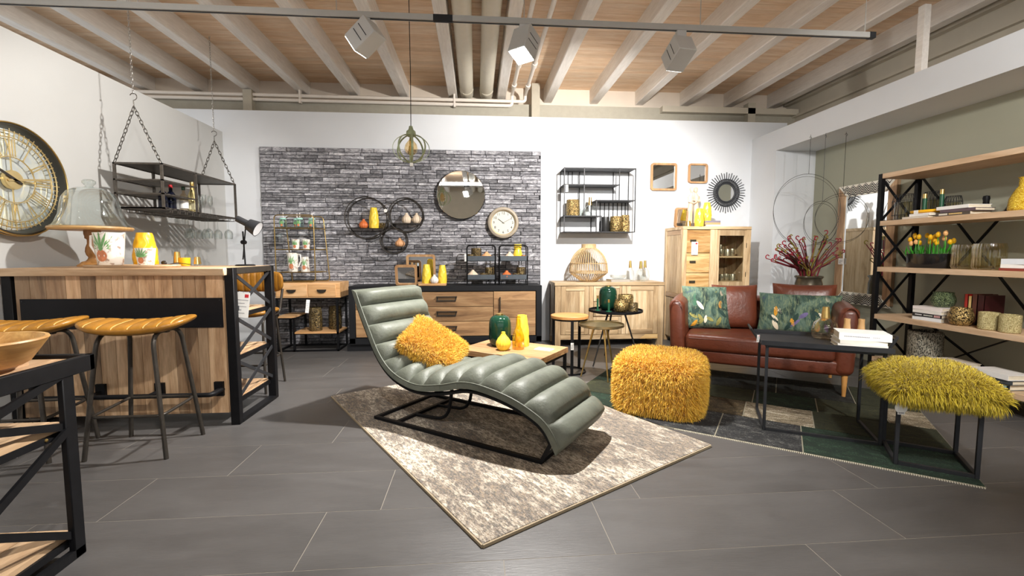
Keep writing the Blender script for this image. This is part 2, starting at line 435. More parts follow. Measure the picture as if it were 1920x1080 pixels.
for q in st[:295]: St(stone(M(), q), 'stone', STONE, wp)
m = M()
for q in st[295:]: stone(m, q)
o = St(m, 'small_stones', STONE, wp); o['kind'] = 'stuff'

# ------------------------------------------------------------------ light tracks
TRK = plain('light_grey_aluminium', (.5, .495, .47), .45, .2, .03)
def track(y, x0, x1, label):
    t = T('light_track', label, 'light track', (0, y, 2.875))
    Pt(B1(x0, x1, y-.018, y+.018, 2.875, 2.915), 'rail', TRK, t)
    Pt(B1(x0, x1, y-.005, y+.005, 2.871, 2.876), 'conductor_slot', INKD, t)
    Pt(B1(x1, x1+.05, y-.019, y+.019, 2.873, 2.917), 'end_cap', GUN, t)
    for x in (-3.8, -2.31, -.98, .36, 1.70, 3.03):
        if x0 < x < x1: Pt(M().tube([(x, y, 2.91), (x, y, 3.345)], .003, 6), 'hanger_wire', TRK, t)
    Pt(B1(-.3, -.16, y-.0185, y+.0185, 2.874, 2.916), 'feed_box', GUN, t)
track(3.45, -4.6, 3.06, 'long grey light track under the beams carrying the three spotlights')
track(.4, -3.1, 3.4, 'long grey light track above the aisle in front of the furniture')
LENS = emit('lamp_lens', (1, .96, .9), 25)
HEADM = plain('grey_lamp_housing', (.6, .6, .585), .45, .1, .02)
SL = ['grey box spotlight on the track tilted towards the hanging bar rack', 'bright box spotlight on the track aimed at the chaise longue', 'grey box spotlight on the track turned to the white back wall']
SF = {'shelf': 'grey box spotlight over the aisle aimed at the bookshelf', 'bar': 'grey box spotlight over the aisle aimed at the bar front', 'sofa': 'grey box spotlight over the aisle aimed at the sofa'}
for i, (nm, a, b, p_, s_) in enumerate(SPOTS):
    ty = 3.45 if i < 3 else .4; kd = nm.split('_')[0]
    t = T('track_spotlight' if i < 3 else kd+'_spotlight_offscreen', SL[i] if i < 3 else SF[kd], 'spotlight', a, 0)
    Pt(B1(-.035, .035, -.02, .02, .04, 2.872-a[2]).move(Matrix.Translation((0, ty-a[1], 0))), 'adapter', HEADM, t)
    d = Vector(b)-Vector(a); q = d.to_track_quat('-Z', 'Y').to_matrix().to_4x4()
    h = Pt(B1(-.075, .075, -.075, .075, -.10, .10).move(q), 'housing', HEADM, t, bevel=.004)
    for z in (-.02, .03): Pt(B1(-.0755, .0755, -.055, .055, z, z+.006).move(q), 'cooling_slot', INKD, h)
    Pt(B1(-.066, .066, -.066, .066, -.104, -.0985).move(q), 'lens' if i < 3 else kd+'_lens_offscreen', LENS, h)
    Pt(M().bar((0, ty-a[1], .055), (0, 0, 0), .05, .03), 'bracket', HEADM, t)

# one linear ceiling luminaire over the aisle behind the camera: the bright strip in the round mirror
LIN = emit('luminaire_diffuser', (1, .98, .95), 9)
y = -1.5
t = T('linear_luminaire_offscreen', 'long linear ceiling luminaire over the aisle facing the round mirror', 'ceiling light', (0, y, 3.2))
Pt(B1(-3.4, 4.2, y-.05, y+.05, 3.2, 3.27), 'diffuser_offscreen', LIN, t); Pt(B1(-3.4, 4.2, y-.056, y+.056, 3.225, 3.245), 'housing', TRK, t)
for x in (-2.98, .36, 3.7): Pt(M().tube([(x, y, 3.265), (x, y, 3.345)], .004, 6), 'hanger', TRK, t)
# ------------------------------------------------------------------ the bar
t = T('bar_counter', 'acacia wood home bar with black metal corner frame and foot rail', 'bar', (-2.4, 3.5, 0))
o = Pt(B1(-3.12, -1.70, 3.2, 3.9, 1.05, 1.10), 'countertop', ACAX, t, .004)
for i, (a, b) in enumerate(((3.205, 3.43), (3.43, 3.66), (3.66, 3.895))): Pt(B1(-3.115, -1.705, a+.001, b-.001, 1.10, 1.1015), 'board', ACAX, o)
edges = [-3.06]; r = random.Random(11)
while edges[-1] < -1.76: edges.append(min(edges[-1]+r.uniform(.06, .13), -1.735))
pn = Pt(B1(-3.06, -1.735, 3.265, 3.30, .085, 1.05), 'front_panel', ACA, t)
for a, b in zip(edges[:-1], edges[1:]):
    if b-a > .01: Pt(B1(a+.0014, b-.0014, 3.255, 3.268, .085, 1.05), 'plank', ACA, pn)
Pt(B1(-3.03, -1.745, 3.247, 3.256, .69, .895), 'steel_plate', plain('blackboard_steel', (.006, .006, .008), .55, 0, .2, **{'Specular IOR Level': .2}), t)
for x in (-3.015, -2.4, -1.76):
    for z in (.705, .88): Pt(M().lathe([(.004, -.002), (.004, .001), (.0, .002)], 8, (x, 3.246, z), ax='Y'), 'rivet', GUN, t)
for x, y in ((-1.69, 3.265), (-1.69, 3.845), (-3.10, 3.265), (-3.10, 3.845)):
    Pt(B1(x-.03, x+.03, y-.025, y+.025, 0, 1.05 if x < -2 else 1.1), 'post', BLACK, t, .003)
for x in (-1.69, -3.10):
    Pt(B1(x-.03, x+.03, 3.29, 3.82, 0, .025), 'bottom_rail', BLACK, t)
    Pt(B1(x-.03, x+.03, 3.29, 3.82, 1.06, 1.1), 'top_rail', DARK, t)
for z0, z1 in ((.80, 1.06), (.5, .75), (.19, .44)):
    Pt(M().bar((-1.676, 3.29, z0), (-1.676, 3.82, z1), .025, .008, (1, 0, 0)), 'cross_brace', GUN, t)
    Pt(M().bar((-1.684, 3.29, z1), (-1.684, 3.82, z0), .025, .008, (1, 0, 0)), 'cross_brace', GUN, t)
for z in (.165, .47, .775):
    s = Pt(B1(-3.05, -1.70, 3.31, 3.34, z-.035, z), 'shelf_rail', BLACK, t); Pt(B1(-1.72, -1.70, 3.29, 3.82, z-.035, z-.002), 'shelf_rail', BLACK, t)
    s = Pt(B1(-3.05, -1.71, 3.30, 3.81, z-.012, z), 'shelf', ACAX, t)
    for k in range(7): Pt(B1(-1.96+.035*k, -1.93+.035*k, 3.31, 3.81, z, z+.012), 'slat', ACAY, s)
fr = Pt(M().tube(fillet([(-3.0, 3.25, .255), (-3.0, 3.12, .255), (-1.77, 3.12, .255), (-1.77, 3.25, .255)], .03), .016, 10), 'foot_rail', BLACK, t)
for x in (-2.98, -2.56, -2.18, -1.79):
    Pt(B1(x-.03, x+.03, 3.235, 3.256, .21, .31), 'bracket', BLACK, fr); Pt(M().tube([(x, 3.24, .255), (x, 3.12, .255)], .012, 8), 'bracket_arm', BLACK, fr)

def price_tag(loc, rz, w, h, label, tilt=0, string=.04, logo=True):
    o = T('price_tag', label, 'price tag', loc, rz)
    R_ = Matrix.Rotation(tilt, 4, 'Y')
    Pt(B1(-w/2, w/2, -.0008, .0008, -h, 0).move(R_), 'card', PAPER, o)
    if logo: Pt(B1(w*.12, w*.4, -.0014, -.0007, -h*.2, -h*.07).move(R_), 'red_logo', RED, o)
    for k in range(5):
        z = -h*(.3+.13*k); ln = w*(.8, .55, .7, .35, .6)[k]
        Pt(B1(-w*.4, -w*.4+ln, -.0014, -.0007, z-.0016-.002*(k == 3), z+.0016).move(R_), 'print_line', INK, o)
    if string: Pt(M().tube([(0, 0, -.004), (0, 0, string)], .0012, 5), 'string', INKD, o)
    return o
price_tag((-1.64, 3.33, .925), .15, .085, .18, 'white price tag with red logo hanging on the side of the bar', .12, .13)

# ------------------------------------------------------------------ bar stools
def seat_cushion(w, d, h, saddle, ribs, rot=0):
    m = M()
    def fn(i, j):
        u = 2*i-1; v = j*2*PI; cv, sv = math.cos(v), math.sin(v)
        # ring around the long axis: superellipse section, tapering to the ends
        e = max(0, 1-abs(u)**3.2)**.5; e2 = max(0, 1-abs(u)**5)**.4
        y = d/2*e2*math.copysign(abs(cv)**.55, cv); z = h/2*e*math.copysign(abs(sv)**.8, sv)
        if sv > 0: z *= 1-.32*abs(math.cos(ribs*PI*(i)))**18
        return (w/2*u, y, z+saddle*(u*u)**1.1)
    m.grid(fn, 61, 24, wrapv=True)
    return m.move(Matrix.Rotation(rot, 4, 'Z'))
def bar_stool(loc, label, rz=0):
    t = T('bar_stool', label, 'bar stool', loc, rz)
    m = seat_cushion(.56, .38, .075, .045, 8, .28); m.move(Matrix.Translation((0, 0, .755)))
    s = Pt(m, 'seat', LEATH, t, smooth=50)
    for k in range(1, 8):
        i = round(60*k/8); col = [Vector(m.v[i*24+j])+Vector((0, 0, .0012)) for j in range(1, 12)]
        Pt(M().tube(col, .0026, 4), 'stitched_seam', plain('seam_tan', '#d3ab68', .5), s, smooth=60)
    for x in (-1, 1):
        pts = fillet([(x*.225, -.18, .0), (x*.15, -.125, .735), (x*.15, .125, .735), (x*.225, .18, .0)], .09, 6)
        k = len(pts)//2
        Pt(M().tube(pts[:k+1], .0125, 10), 'leg', DARK, t, smooth=60); Pt(M().tube(pts[k:], .0125, 10), 'leg', DARK, t, smooth=60)
    Pt(M().bar((-.16, 0, .725), (.16, 0, .725), .03, .012), 'seat_support', DARK, t)
    q = .198
    Pt(M().tube(fillet([(-q, .158, .27), (-q, -.158, .25), (q, -.158, .25), (q, .158, .27), (-q, .158, .27)], .05), .009, 8), 'foot_rest', DARK, t, smooth=60)
    return t
b0 = bar_stool((-2.04, 2.90, 0), 'backless caramel leather bar stool standing free of the black trolley')
dup(b0, (-2.68, 2.885, 0), .04, 'backless caramel leather bar stool partly hidden behind the black trolley')

# bar chair with a back rest, behind the bar end
t = T('bar_chair', 'caramel leather bar chair with channelled backrest behind the bar end', 'bar chair', (-2.0, 4.15, 0), 0)
def channel_back(w, h, d, ribs):
    def fn(i, j):
        u = 2*i-1; v = j*2*PI; cv, sv = math.cos(v), math.sin(v)
        e = max(0, 1-abs(u)**6)**.4
        z = h/2*math.copysign(abs(sv)**.5, sv)*e; y = d/2*math.copysign(abs(cv)**.6, cv)*e*(1-.2*abs(math.cos(ribs*PI*i))**10)
        return (w/2*u, y-.06*u*u, z)
    return M().grid(fn, 81, 20, wrapv=True)
Pt(channel_back(.46, .19, .06, 9).move(Matrix.Translation((0, .22, .94))), 'backrest', LEATH, t, smooth=50)
Pt(seat_cushion(.44, .38, .07, .015, 7).move(Matrix.Translation((0, 0, .68))), 'seat', LEATH, t, smooth=50)
for x in (-1, 1):
    Pt(M().tube(fillet([(x*.2, -.2, 0), (x*.17, -.14, .64), (x*.19, .15, .65), (x*.2, .21, .87)], .06), .011, 8), 'side_frame', DARK, t, smooth=60)
    Pt(M().tube([(x*.17, .12, .64), (x*.2, .19, 0)], .011, 8), 'leg', DARK, t, smooth=60)
Pt(M().tube(fillet([(-.19, .16, .28), (-.19, -.17, .24), (.19, -.17, .24), (.19, .16, .28), (-.19, .16, .28)], .05), .009, 8), 'foot_rest', DARK, t, smooth=60)

# ------------------------------------------------------------------ trolley in the left foreground
t = T('serving_trolley', 'black steel and wood serving trolley with crossed side braces', 'trolley', (-1.87, 1.5, 0))
x0, x1, y0, y1 = -2.2, -1.57, 1.0, 1.97
for x in (x0, x1): Pt(B1(x-.025 if x == x1 else x, x if x == x1 else x+.025, y0, y1, .725, .79), 'top_rail', BLACK, t, .003)
for y in (y0, y1): Pt(B1(x0, x1, y-.025 if y == y1 else y, y if y == y1 else y+.025, .725, .79), 'top_rail', BLACK, t, .003)
tp = Pt(B1(x0+.03, x1-.03, y0+.03, y1-.03, .75, .775), 'top', ACAY, t)
for k in range(4): Pt(B1(x0+.04+.115*k, x0+.152+.115*k, y0+.04, y1-.13, .775, .794), 'plank', ACAY, tp)
for x in (x0+.03, x1-.005):
    for y in (y0+.12, y1-.12): Pt(B1(x-.025, x, y-.025, y+.025, 0, .735), 'leg', BLACK, t, .003)
    Pt(B1(x-.025, x, y0+.1, y1-.1, .0, .035), 'bottom_rail', BLACK, t)
    for z0, z1 in ((.53, .74), (.09, .52)):
        Pt(M().bar((x-.005, y0+.13, z0), (x-.005, y1-.13, z1), .012, .028), 'cross_brace', BLACK, t)
        Pt(M().bar((x-.014, y0+.13, z1), (x-.014, y1-.13, z0), .012, .028), 'cross_brace', BLACK, t)
for z, lab in ((.53, 1), (.09, 0)):
    sh = Pt(B1(x0+.02, x1-.03, y0+.1, y1-.1, z-.04, z-.012), 'shelf_frame', BLACK, t)
    for k in range(9 if lab else 4):
        w = .06 if lab else .138; Pt(B1(x0+.025+(w+.004)*k, x0+.025+(w+.004)*k+w, y0+.11, y1-.105, z-.012, z+(.012 if lab else .008)), 'slat', ACAY, sh)
for y in (y0+.3, y1-.2): Pt(M().lathe([(.007, 0), (.006, .004), (0, .005)], 10, (x1-.031, y, .505), ax='X'), 'bolt', GOLD, t)
price_tag((-1.95, 1.973, .47), .0, .1, .115, 'white price card with red logo hanging at the black trolley', 0, .29)
def bowl(loc, r, h, label, mt):
    m = M().lathe([(.0, .0), (r*.62, 0), (r*.72, .012), (r, h-.006), (r*.985, h), (r*.93, h), (r*.66, .022), (0, .018)], 40)
    return S1(m, 'wooden_bowl', label, 'bowl', mt, loc, smooth=40)
BOWLW = wood('mango_bowl', '#d8b070', '#a8793f', 'Y', .8, .45, .05, '#7d5426')
bowl((-1.765, 1.72, .7945), .19, .1, 'wide mango wood bowl on top of the black trolley', BOWLW)
bowl((-1.80, 1.40, .098), .2, .09, 'mango wood bowl on the bottom shelf of the black trolley', BOWLW)
S1(M().lathe([(.02, 0), (.05, .005), (.065, .05), (.06, .09), (.058, .09), (.06, .05), (.046, .01), (0, .008)], 20, rib=(10, .04)), 'glass_ornament', 'cut glass ornament lying in the wide mango bowl', 'ornament', CLEAR, (-1.80, 1.66, .813))

# ------------------------------------------------------------------ things on the bar
zb = 1.1015
t = T('cake_stand', 'turned wooden pedestal cake stand on the bar', 'cake stand', (-2.84, 3.62, zb), 0)
Pt(M().lathe([(.098, 0), (.098, .012), (.085, .02), (.07, .036), (.05, .042)], 32), 'foot', MANGO, t)
Pt(M().lathe([(.05, .04), (.036, .055), (.032, .07), (.042, .085), (.048, .11), (.045, .14), (.034, .17), (.034, .2), (.046, .21), (.046, .225), (.05, .24), (.05, .268)], 28), 'column', MANGO, t, smooth=60)
Pt(M().lathe([(.06, .266), (.235, .268), (.245, .28), (.24, .292), (0, .292)], 48), 'plate', wood('mango_plate', '#dcb981', '#b98d55', 'X', .6, .45), t)
t = T('glass_cake_dome', 'clear glass cake dome with ball knob on the pedestal', 'glass dome', (-2.84, 3.62, zb+.2925), 0)
Pt(M().lathe([(.225, 0), (.205, .03), (.18, .09), (.168, .16), (.158, .21), (.13, .255), (.08, .283), (.03, .293), (0, .294)], 48), 'bell', DOMEG, t, smooth=70)
Pt(M().lathe([(.225, -.001), (.229, .004), (.225, .009), (.221, .004)], 48), 'rim', CLEAR, t)
Pt(M().lathe([(.025, .29), (.022, .3), (.04, .32), (.04, .335), (.025, .348), (0, .35)], 24), 'knob', DOMEG, t, smooth=60)
def pine_mat():
    n = NT('pineapple_print'); v = n.vec((1, 1, 1), rnd=False, coord='Generated')
    s = n.n('SeparateXYZ'); n.l(v, s.inputs[0])
    w = n.n('TexVoronoi'); w.inputs['Scale'].default_value = 9; n.l(n.vec((1, 1, 2), rnd=True), w.inputs['Vector'])
    f = n.noise(n.vec((1, 1, 1), rnd=True), 26, 3)
    c = n.ramp(f, [(.36, srgb('#a88f80')), (.46, srgb('#efe9df'))])
    MATS['pine'] = n.set(c, .4); return n.m
PINEM = pine_mat()
GRP = plain('printed_green', '#6fa065', .45, 0, .3, 40); ORP = plain('printed_orange', '#c47a52', .45, 0, .25, 60)
def decal(t, R, zc, sc, face=-PI/2, top=None):
    """pineapple print wrapped on a round vessel: R(z) radius"""
    m = M(); pts = []
    def wrap(x, z): a = face+x/R(z); r = R(z)+.0012; return (r*math.cos(a), r*math.sin(a), z)
    n = 14; c = (0, zc)
    def fan(poly):
        cx = sum(p[0] for p in poly)/len(poly); cz = sum(p[1] for p in poly)/len(poly)
        k = len(m.v); m.add([wrap(cx, cz)]+[wrap(*p) for p in poly], [(0, i+1, (i+1) % len(poly)+1) for i in range(len(poly))])
    fan([((.024*sc)*math.cos(2*PI*i/n), zc+.03*sc*math.sin(2*PI*i/n)) for i in range(n)])
    Pt(m, 'pineapple_print', ORP, t, smooth=0)
    m = M(); base = zc+.026*sc
    for k in range(9):
        a = math.radians(20+140*k/8); L = (.055+.05*math.sin(a))*sc; dx, dz = math.cos(a)*L, math.sin(a)*L; px, pz = -dz/L*.006*sc, dx/L*.006*sc
        fan([(px*.6, base+pz*.6), (dx*.55+px, base+dz*.55+pz), (dx, base+dz*.95), (dx*.55-px, base+dz*.55-pz), (-px*.6, base-pz*.6)])
    Pt(m, 'leaf_print', GRP, t, smooth=0)
def jug(loc, rz, h, r0, r1, label, hside=-1, sc=1.):
    t = T('water_jug', label, 'jug', loc, rz)
    P_ = [(r0*.9, 0), (r0, .006), (r0+(r1-r0)*.5, h*.5), (r1, h), (r1*.97, h), (r0*.93, .012), (0, .01)]
    m = M().lathe(P_, 28); Pt(m, 'body', PINEM, t, smooth=50)
    Pt(M().tube([(hside*r1*.9, 0, h*.93), (hside*(r1+.03), 0, h*.9), (hside*(r1+.035), 0, h*.6), (hside*(r0+.015), 0, h*.3), (hside*r0*.96, 0, h*.25)], .008, 8), 'handle', WHITEC, t, smooth=60)
    Pt(M().add([(-hside*r1*.9, -.025, h*.86), (-hside*r1*.9, .025, h*.86), (-hside*(r1+.02), 0, h*1.01), (-hside*r1*.93, .022, h), (-hside*r1*.93, -.022, h)], [(0, 1, 2), (0, 2, 4), (1, 3, 2)]), 'spout', WHITEC, t)
    decal(t, lambda z: r0+(r1-r0)*z/h, h*.3, sc)
    return t
def tumbler(loc, h, r0, r1, label, sc=.6):
    t = T('tumbler', label, 'cup', loc, 0)
    Pt(M().lathe([(r0*.95, 0), (r0, .004), (r1, h), (r1*.96, h), (r0*.94, .01), (0, .008)], 24), 'body', PINEM, t, smooth=50)
    decal(t, lambda z: r0+(r1-r0)*z/h, h*.3, sc); return t
S1(M().lathe([(0, 0), (.30, 0), (.31, .012), (.305, .02), (.29, .014), (0, .013)], 48).move(Matrix.Diagonal((1, .42, 1, 1))), 'serving_board', 'long oval wooden serving board on the bar', 'board', ACAX, (-2.37, 3.335, zb))
jug((-2.53, 3.36, zb+.015), 0, .225, .07, .088, 'white jug with pineapple print on the bar', -1, 1.35)
def vase_faceted(loc, h, r, label, mt, group=None, tw=1):
    n = 28; k = 13
    def fn(i, j):
        z = i; a = 2*PI*j; e = .80+.32*math.sin(PI*min(1, .25+z*.72))-.16*z
        q = math.cos(7*a+(1.6*math.sin(z*5*PI)))
        return (r*e*(1+.045*q)*math.cos(a), r*e*(1+.045*q)*math.sin(a), z*h)
    m = M().grid(fn, 22, 42, wrapv=True)
    k = len(m.v); m.f += [tuple(range(41, -1, -1))]
    top = [(x*.9, y*.9, h-.0) for x, y, z in m.v[-42:]]; bot = [(x*.5, y*.5, h*.4) for x, y, z in top]
    m.add(top+bot, [(j, (j+1) % 42, 42+(j+1) % 42, 42+j) for j in range(42)]+[tuple(range(42, 84))])
    m.f += [(k-42+j, k-42+(j+1) % 42, k+(j+1) % 42, k+j) for j in range(42)]
    return S1(m, 'ceramic_vase', label, 'vase', mt, loc, smooth=50, group=group)
vase_faceted((-2.45, 3.58, zb), .25, .07, 'amber yellow carved vase on the bar behind the small tumbler', YELD)
tumbler((-2.285, 3.34, zb+.015), .12, .046, .06, 'small white tumbler with pineapple print on the bar', .75)
for x, y, h, lab in ((-2.315, 3.72, .11, 'small glass carafe with gold neck on the bar beside the yellow cup'), (-2.19, 3.76, .07, 'low glass carafe with gold neck on the bar')):
    t = T('glass_carafe', lab, 'carafe', (x, y, zb), 0)
    Pt(M().lathe([(.0, 0), (.02, 0), (.024, .008), (.018, h*.22), (.016, h*.25)], 20), 'body', CLEAR, t, smooth=60)
    Pt(M().lathe([(.027, h*.2), (.019, h), (.0, h)], 20), 'gold_neck', GOLD, t, smooth=50)
S1(M().lathe([(.032, 0), (.036, .003), (.04, .065), (.037, .065), (.033, .008), (0, .006)], 24), 'yellow_cup', 'small plain yellow cup on the bar', 'cup', YELD, (-2.262, 3.72, zb))
m = M().tube([(-.1, 0, .01), (-.02, 0, .025), (.08, 0, .012)], .003, 6); m.ball((-.115, 0, .025), (.022, .012, .018), 10, 6)
S1(m, 'metal_spoon', 'dark metal spoon leaning beside the gold necked carafe', 'spoon', DARK, (-2.26, 3.66, zb+.001))
# desk lamp on the bar
t = T('desk_lamp', 'black adjustable desk lamp with white inner shade on the bar', 'lamp', (-1.81, 3.72, zb), 0)
Pt(M().lathe([(.07, 0), (.07, .008), (.06, .012), (0, .012)], 28), 'base', BLACK, t)
Pt(M().tube([(0, 0, .01), (-.008, 0, .27)], .006, 8), 'pole', BLACK, t)
Pt(M().tube([(-.01, -.012, .05), (.02, -.012, .30)], .005, 8), 'arm', BLACK, t)
Pt(M().lathe([(.016, -.02), (.016, .02)], 14, (-.002, -.006, .185), ax='Y'), 'knob', BLACK, t)
q = Matrix.Translation((.055, 0, .315)) @ Matrix.Rotation(math.radians(118), 4, 'Y')
hd = Pt(M().lathe([(.0, -.115), (.024, -.115), (.026, -.03), (.045, -.02), (.062, .06), (.059, .06), (.042, -.015), (0, -.016)], 28).move(q), 'shade', GUN, t, smooth=40)
Pt(M().lathe([(.0575, .058), (.041, -.012), (0, -.013)], 28).move(q), 'reflector', plain('white_enamel', (.85, .87, .9), .35, 0, .02), hd)
Pt(M().ball((0, 0, .02), .022).move(q), 'bulb', plain('frosted_bulb', (.9, .9, .88), .3), hd)

# ------------------------------------------------------------------ hanging rack
rx0, rx1, ry0, ry1, rz0, rz1 = -3.05, -2.655, 4.134, 5.33, 1.58, 1.965
t = T('hanging_bar_rack', 'dark metal hanging bar rack with shelves on chains beside the wall', 'bar rack', (-2.85, 4.73, rz0))
e = .018
for x in (rx0, rx1-e):
    for y in (ry0, 4.60, ry1-e): Pt(B1(x, x+e, y, y+e, rz0, rz1), 'upright', RACK, t)
    for z in (rz0, rz1-.012): Pt(B1(x, x+e, ry0, ry1, z, z+.014), 'rail', RACK, t)
for y in (ry0, ry1-e):
    for z in (rz0, rz1-.012): Pt(B1(rx0, rx1, y, y+e, z, z+.014), 'rail', RACK, t)
Pt(B1(rx0+.004, rx1-.004, ry0+.004, ry1-.004, rz1-.006, rz1-.002), 'top_sheet', RACK, t)
for z in (1.715, 1.83):
    sh = Pt(B1(rx0, rx1, ry0, ry0+.014, z-.012, z), 'shelf_frame', RACK, t)
    for x in (rx0, rx1-.014): Pt(B1(x, x+.014, ry0, 4.61, z-.012, z), 'shelf_edge', RACK, sh)
    for k in range(8): Pt(B1(rx0, rx1, ry0+.03+.058*k, ry0+.062+.058*k, z-.006, z-.002), 'shelf_slat', RACK, sh)
sh = Pt(B1(rx0, rx1, ry0, ry0+.016, rz0+.002, rz0+.014), 'bottom_frame', RACK, t)
for k in range(18): Pt(B1(rx0, rx1, ry0+.03+.064*k, ry0+.068+.064*k, rz0+.004, rz0+.01), 'shelf_slat', RACK, sh)
for k in range(11):
    y = ry0+.09+.105*k
    Pt(M().tube(fillet([(rx1-.01, y, rz0+.004), (rx1-.01, y, rz0-.028), (rx0+.03, y, rz0-.028), (rx0+.03, y, rz0+.004)], .01, 2), .0028, 6), 'glass_rail', RACK, t)
    Pt(M().tube(fillet([(rx1-.01, y+.028, rz0+.004), (rx1-.01, y+.028, rz0-.028), (rx0+.03, y+.028, rz0-.028), (rx0+.03, y+.028, rz0+.004)], .01, 2), .0028, 6), 'glass_rail', RACK, t)
CHAIN = plain('chain_steel', (.11, .1, .085), .4, .7, .2); CHAINL = plain('zinc_chain', (.42, .40, .37), .35, .8, .1)
def chain(parent, a, b, L, wd, r, mt, name='chain'):
    a, b = Vector(a), Vector(b); d = b-a; n = max(2, int(round(d.length/(L*.74)))); m = M()
    q = d.to_track_quat('Z', 'X')
    for i in range(n):
        c = a+d*((i+.5)/n); pts = []
        for k in range(10):
            t_ = 2*PI*k/10; x, z = wd*math.cos(t_), L/2*math.sin(t_)
            pts.append(c+q @ Vector((x, 0, z) if i % 2 else (0, x, z)))
        m.tube(pts, r, 5, closed=True)
    return Pt(m, name, mt, parent, smooth=60)
for hy in (ry0+.01, ry1-.01):
    hx = -2.856; hz = 2.43
    for x in (rx0+.01, rx1-.01): chain(t, (x, hy, rz1-.004), (hx, hy, hz-.005), .052, .0115, .0032, CHAIN)
    pts = [(hx, hy, hz-.01), (hx, hy, hz+.05)]+[(hx+.028*math.sin(a), hy, hz+.078-.028*math.cos(a)) for a in np.linspace(0, 4.3, 12)]
    Pt(M().tube(pts, .0032, 6), 'hook', CHAIN, t, smooth=60)
    chain(t, (hx, hy, hz+.1), (hx, hy, 3.54 if hy < 5 else 3.54), .034, .0065, .0016, CHAINL, 'ceiling_chain')
def bottle(loc, prof, mt, label, parts=(), name='liquor_bottle'):
    t = T(name, label, 'bottle', loc, 0)
    Pt(M().lathe(prof, 20), 'body', mt, t, smooth=50)
    for nm, pr, m_ in parts: Pt(M().lathe(pr, 20), nm, m_, t, smooth=50)
    return t
zs = rz0+.0105
bp = [(.0, 0), (.034, 0), (.036, .01), (.036, .12), (.03, .15), (.013, .175), (.013, .225), (0, .225)]
CAPB = plain('black_cap', (.02, .02, .02), .3)
bottle((-2.80, 4.35, zs), bp, DARKG, 'dark blue liquor bottle with black cap inside the hanging rack', [('cap', [(.015, .2), (.015, .235), (0, .235)], CAPB)])
bottle((-2.80, 4.46, zs), [(r*1.12, z*1.02) for r, z in bp], DARKG, 'wide black liquor bottle inside the hanging rack', [('cap', [(.016, .21), (.016, .245), (0, .245)], RED)])
bottle((-2.74, 4.545, zs), bp, LITAMB, 'pale amber liquor bottle with label inside the hanging rack', [('cap', [(.015, .2), (.015, .24), (0, .24)], plain('green_cap', (.02, .06, .03), .4)), ('label_band', [(.0365, .03), (.0365, .1)], PAPER)])
gb = plain('gold_foil_bottle', (.72, .60, .28), .25, .6, .12)
bottle((-2.74, 4.68, zs), [(0, 0), (.042, 0), (.045, .01), (.045, .12), (.036, .17), (.018, .22), (.015, .26), (.0, .26)], gb, 'gold champagne bottle in the hanging rack', [('foil', [(.0185, .215), (.0165, .262), (.019, .27), (.017, .295), (0, .297)], GOLD), ('label_band', [(.0455, .03), (.0455, .095)], plain('cream_label', '#efe6b8', .5))], 'champagne_bottle')
fp = [(.0, 0), (.03, 0), (.03, .002), (.004, .008), (.004, .07), (.012, .085), (.024, .12), (.024, .18), (.02, .2), (.019, .2), (.023, .18), (.022, .122), (0, .085)]
fl0 = S1(M().lathe(fp, 20), 'champagne_flute', 'clear stemmed glass standing in the hanging rack', 'glass', CLEAR, (-2.74, 4.86, zs), group='stemmed glasses in the hanging rack', smooth=60)
for x, y in ((-2.74, 4.97), (-2.83, 4.9), (-2.86, 5.02)): dup(fl0, (x, y, zs))
wp_ = [(.035, 0), (.035, -.002), (.004, -.006), (.004, -.09), (.016, -.1), (.036, -.12), (.042, -.15), (.036, -.2), (.035, -.2), (.04, -.15), (.034, -.122), (0, -.1)]
g0 = S1(M().lathe(wp_, 22), 'wine_glass', 'clear wine glass hanging upside down under the rack', 'glass', CLEAR, (-2.69, 5.2, rz0-.0245), group='wine glasses hanging under the rack', smooth=60)
for x, y in ((-2.80, 5.2), (-2.88, 5.11), (-2.78, 4.99), (-2.9, 4.9), (-2.99, 5.2), (-2.98, 4.99)): dup(g0, (x, y, rz0-.0245))

# ------------------------------------------------------------------ big wall clock
cy, cz, R = 3.40, 1.70, .375
t = T('skeleton_wall_clock', 'large round gold skeleton clock with roman numerals on mirror glass', 'wall clock', (-3.2, cy, cz), 0)
Pt(M().lathe([(R, 0), (R+.005, .02), (R+.005, .075), (R-.012, .082), (R-.016, .07), (R-.03, .02), (R-.03, 0)], 72, ax='X'), 'case', plain('dark_case', (.05, .05, .045), .4, .4), t, smooth=60)
Pt(M().torus((.08, 0, 0), R+.003, .006, 'X', 72), 'gold_rim', GOLD, t, smooth=60)
Pt(M().torus((.05, 0, 0), R+.007, .004, 'X', 72), 'gold_rim', GOLD, t, smooth=60)
Pt(M().lathe([(R-.025, .01), (R-.025, .014), (0, .014)], 64, ax='X'), 'mirror_face', plain('pale_mirror_glass', (.80, .86, .85), .06, .55, .0), t)
GO = plain('pale_gold', (.80, .62, .30), .35, .8, .05)
xk = .05
for rr in (.155, .285, .325): Pt(M().torus((xk, 0, 0), rr, .004, 'X', 64), 'ring', GO, t, smooth=60)
def rad(a): return math.cos(a), math.sin(a)
m = M()
for k in range(60):
    c, s = rad(2*PI*k/60); m.bar((xk, c*.285, s*.285), (xk, c*(.345 if k % 5 == 0 else .335), s*(.345 if k % 5 == 0 else .335)), .005, .004, (1, 0, 0))
Pt(m, 'minute_ticks', GO, t)
ROM = ['XII', 'I', 'II', 'III', 'IIII', 'V', 'VI', 'VII', 'VIII', 'IX', 'X', 'XI']
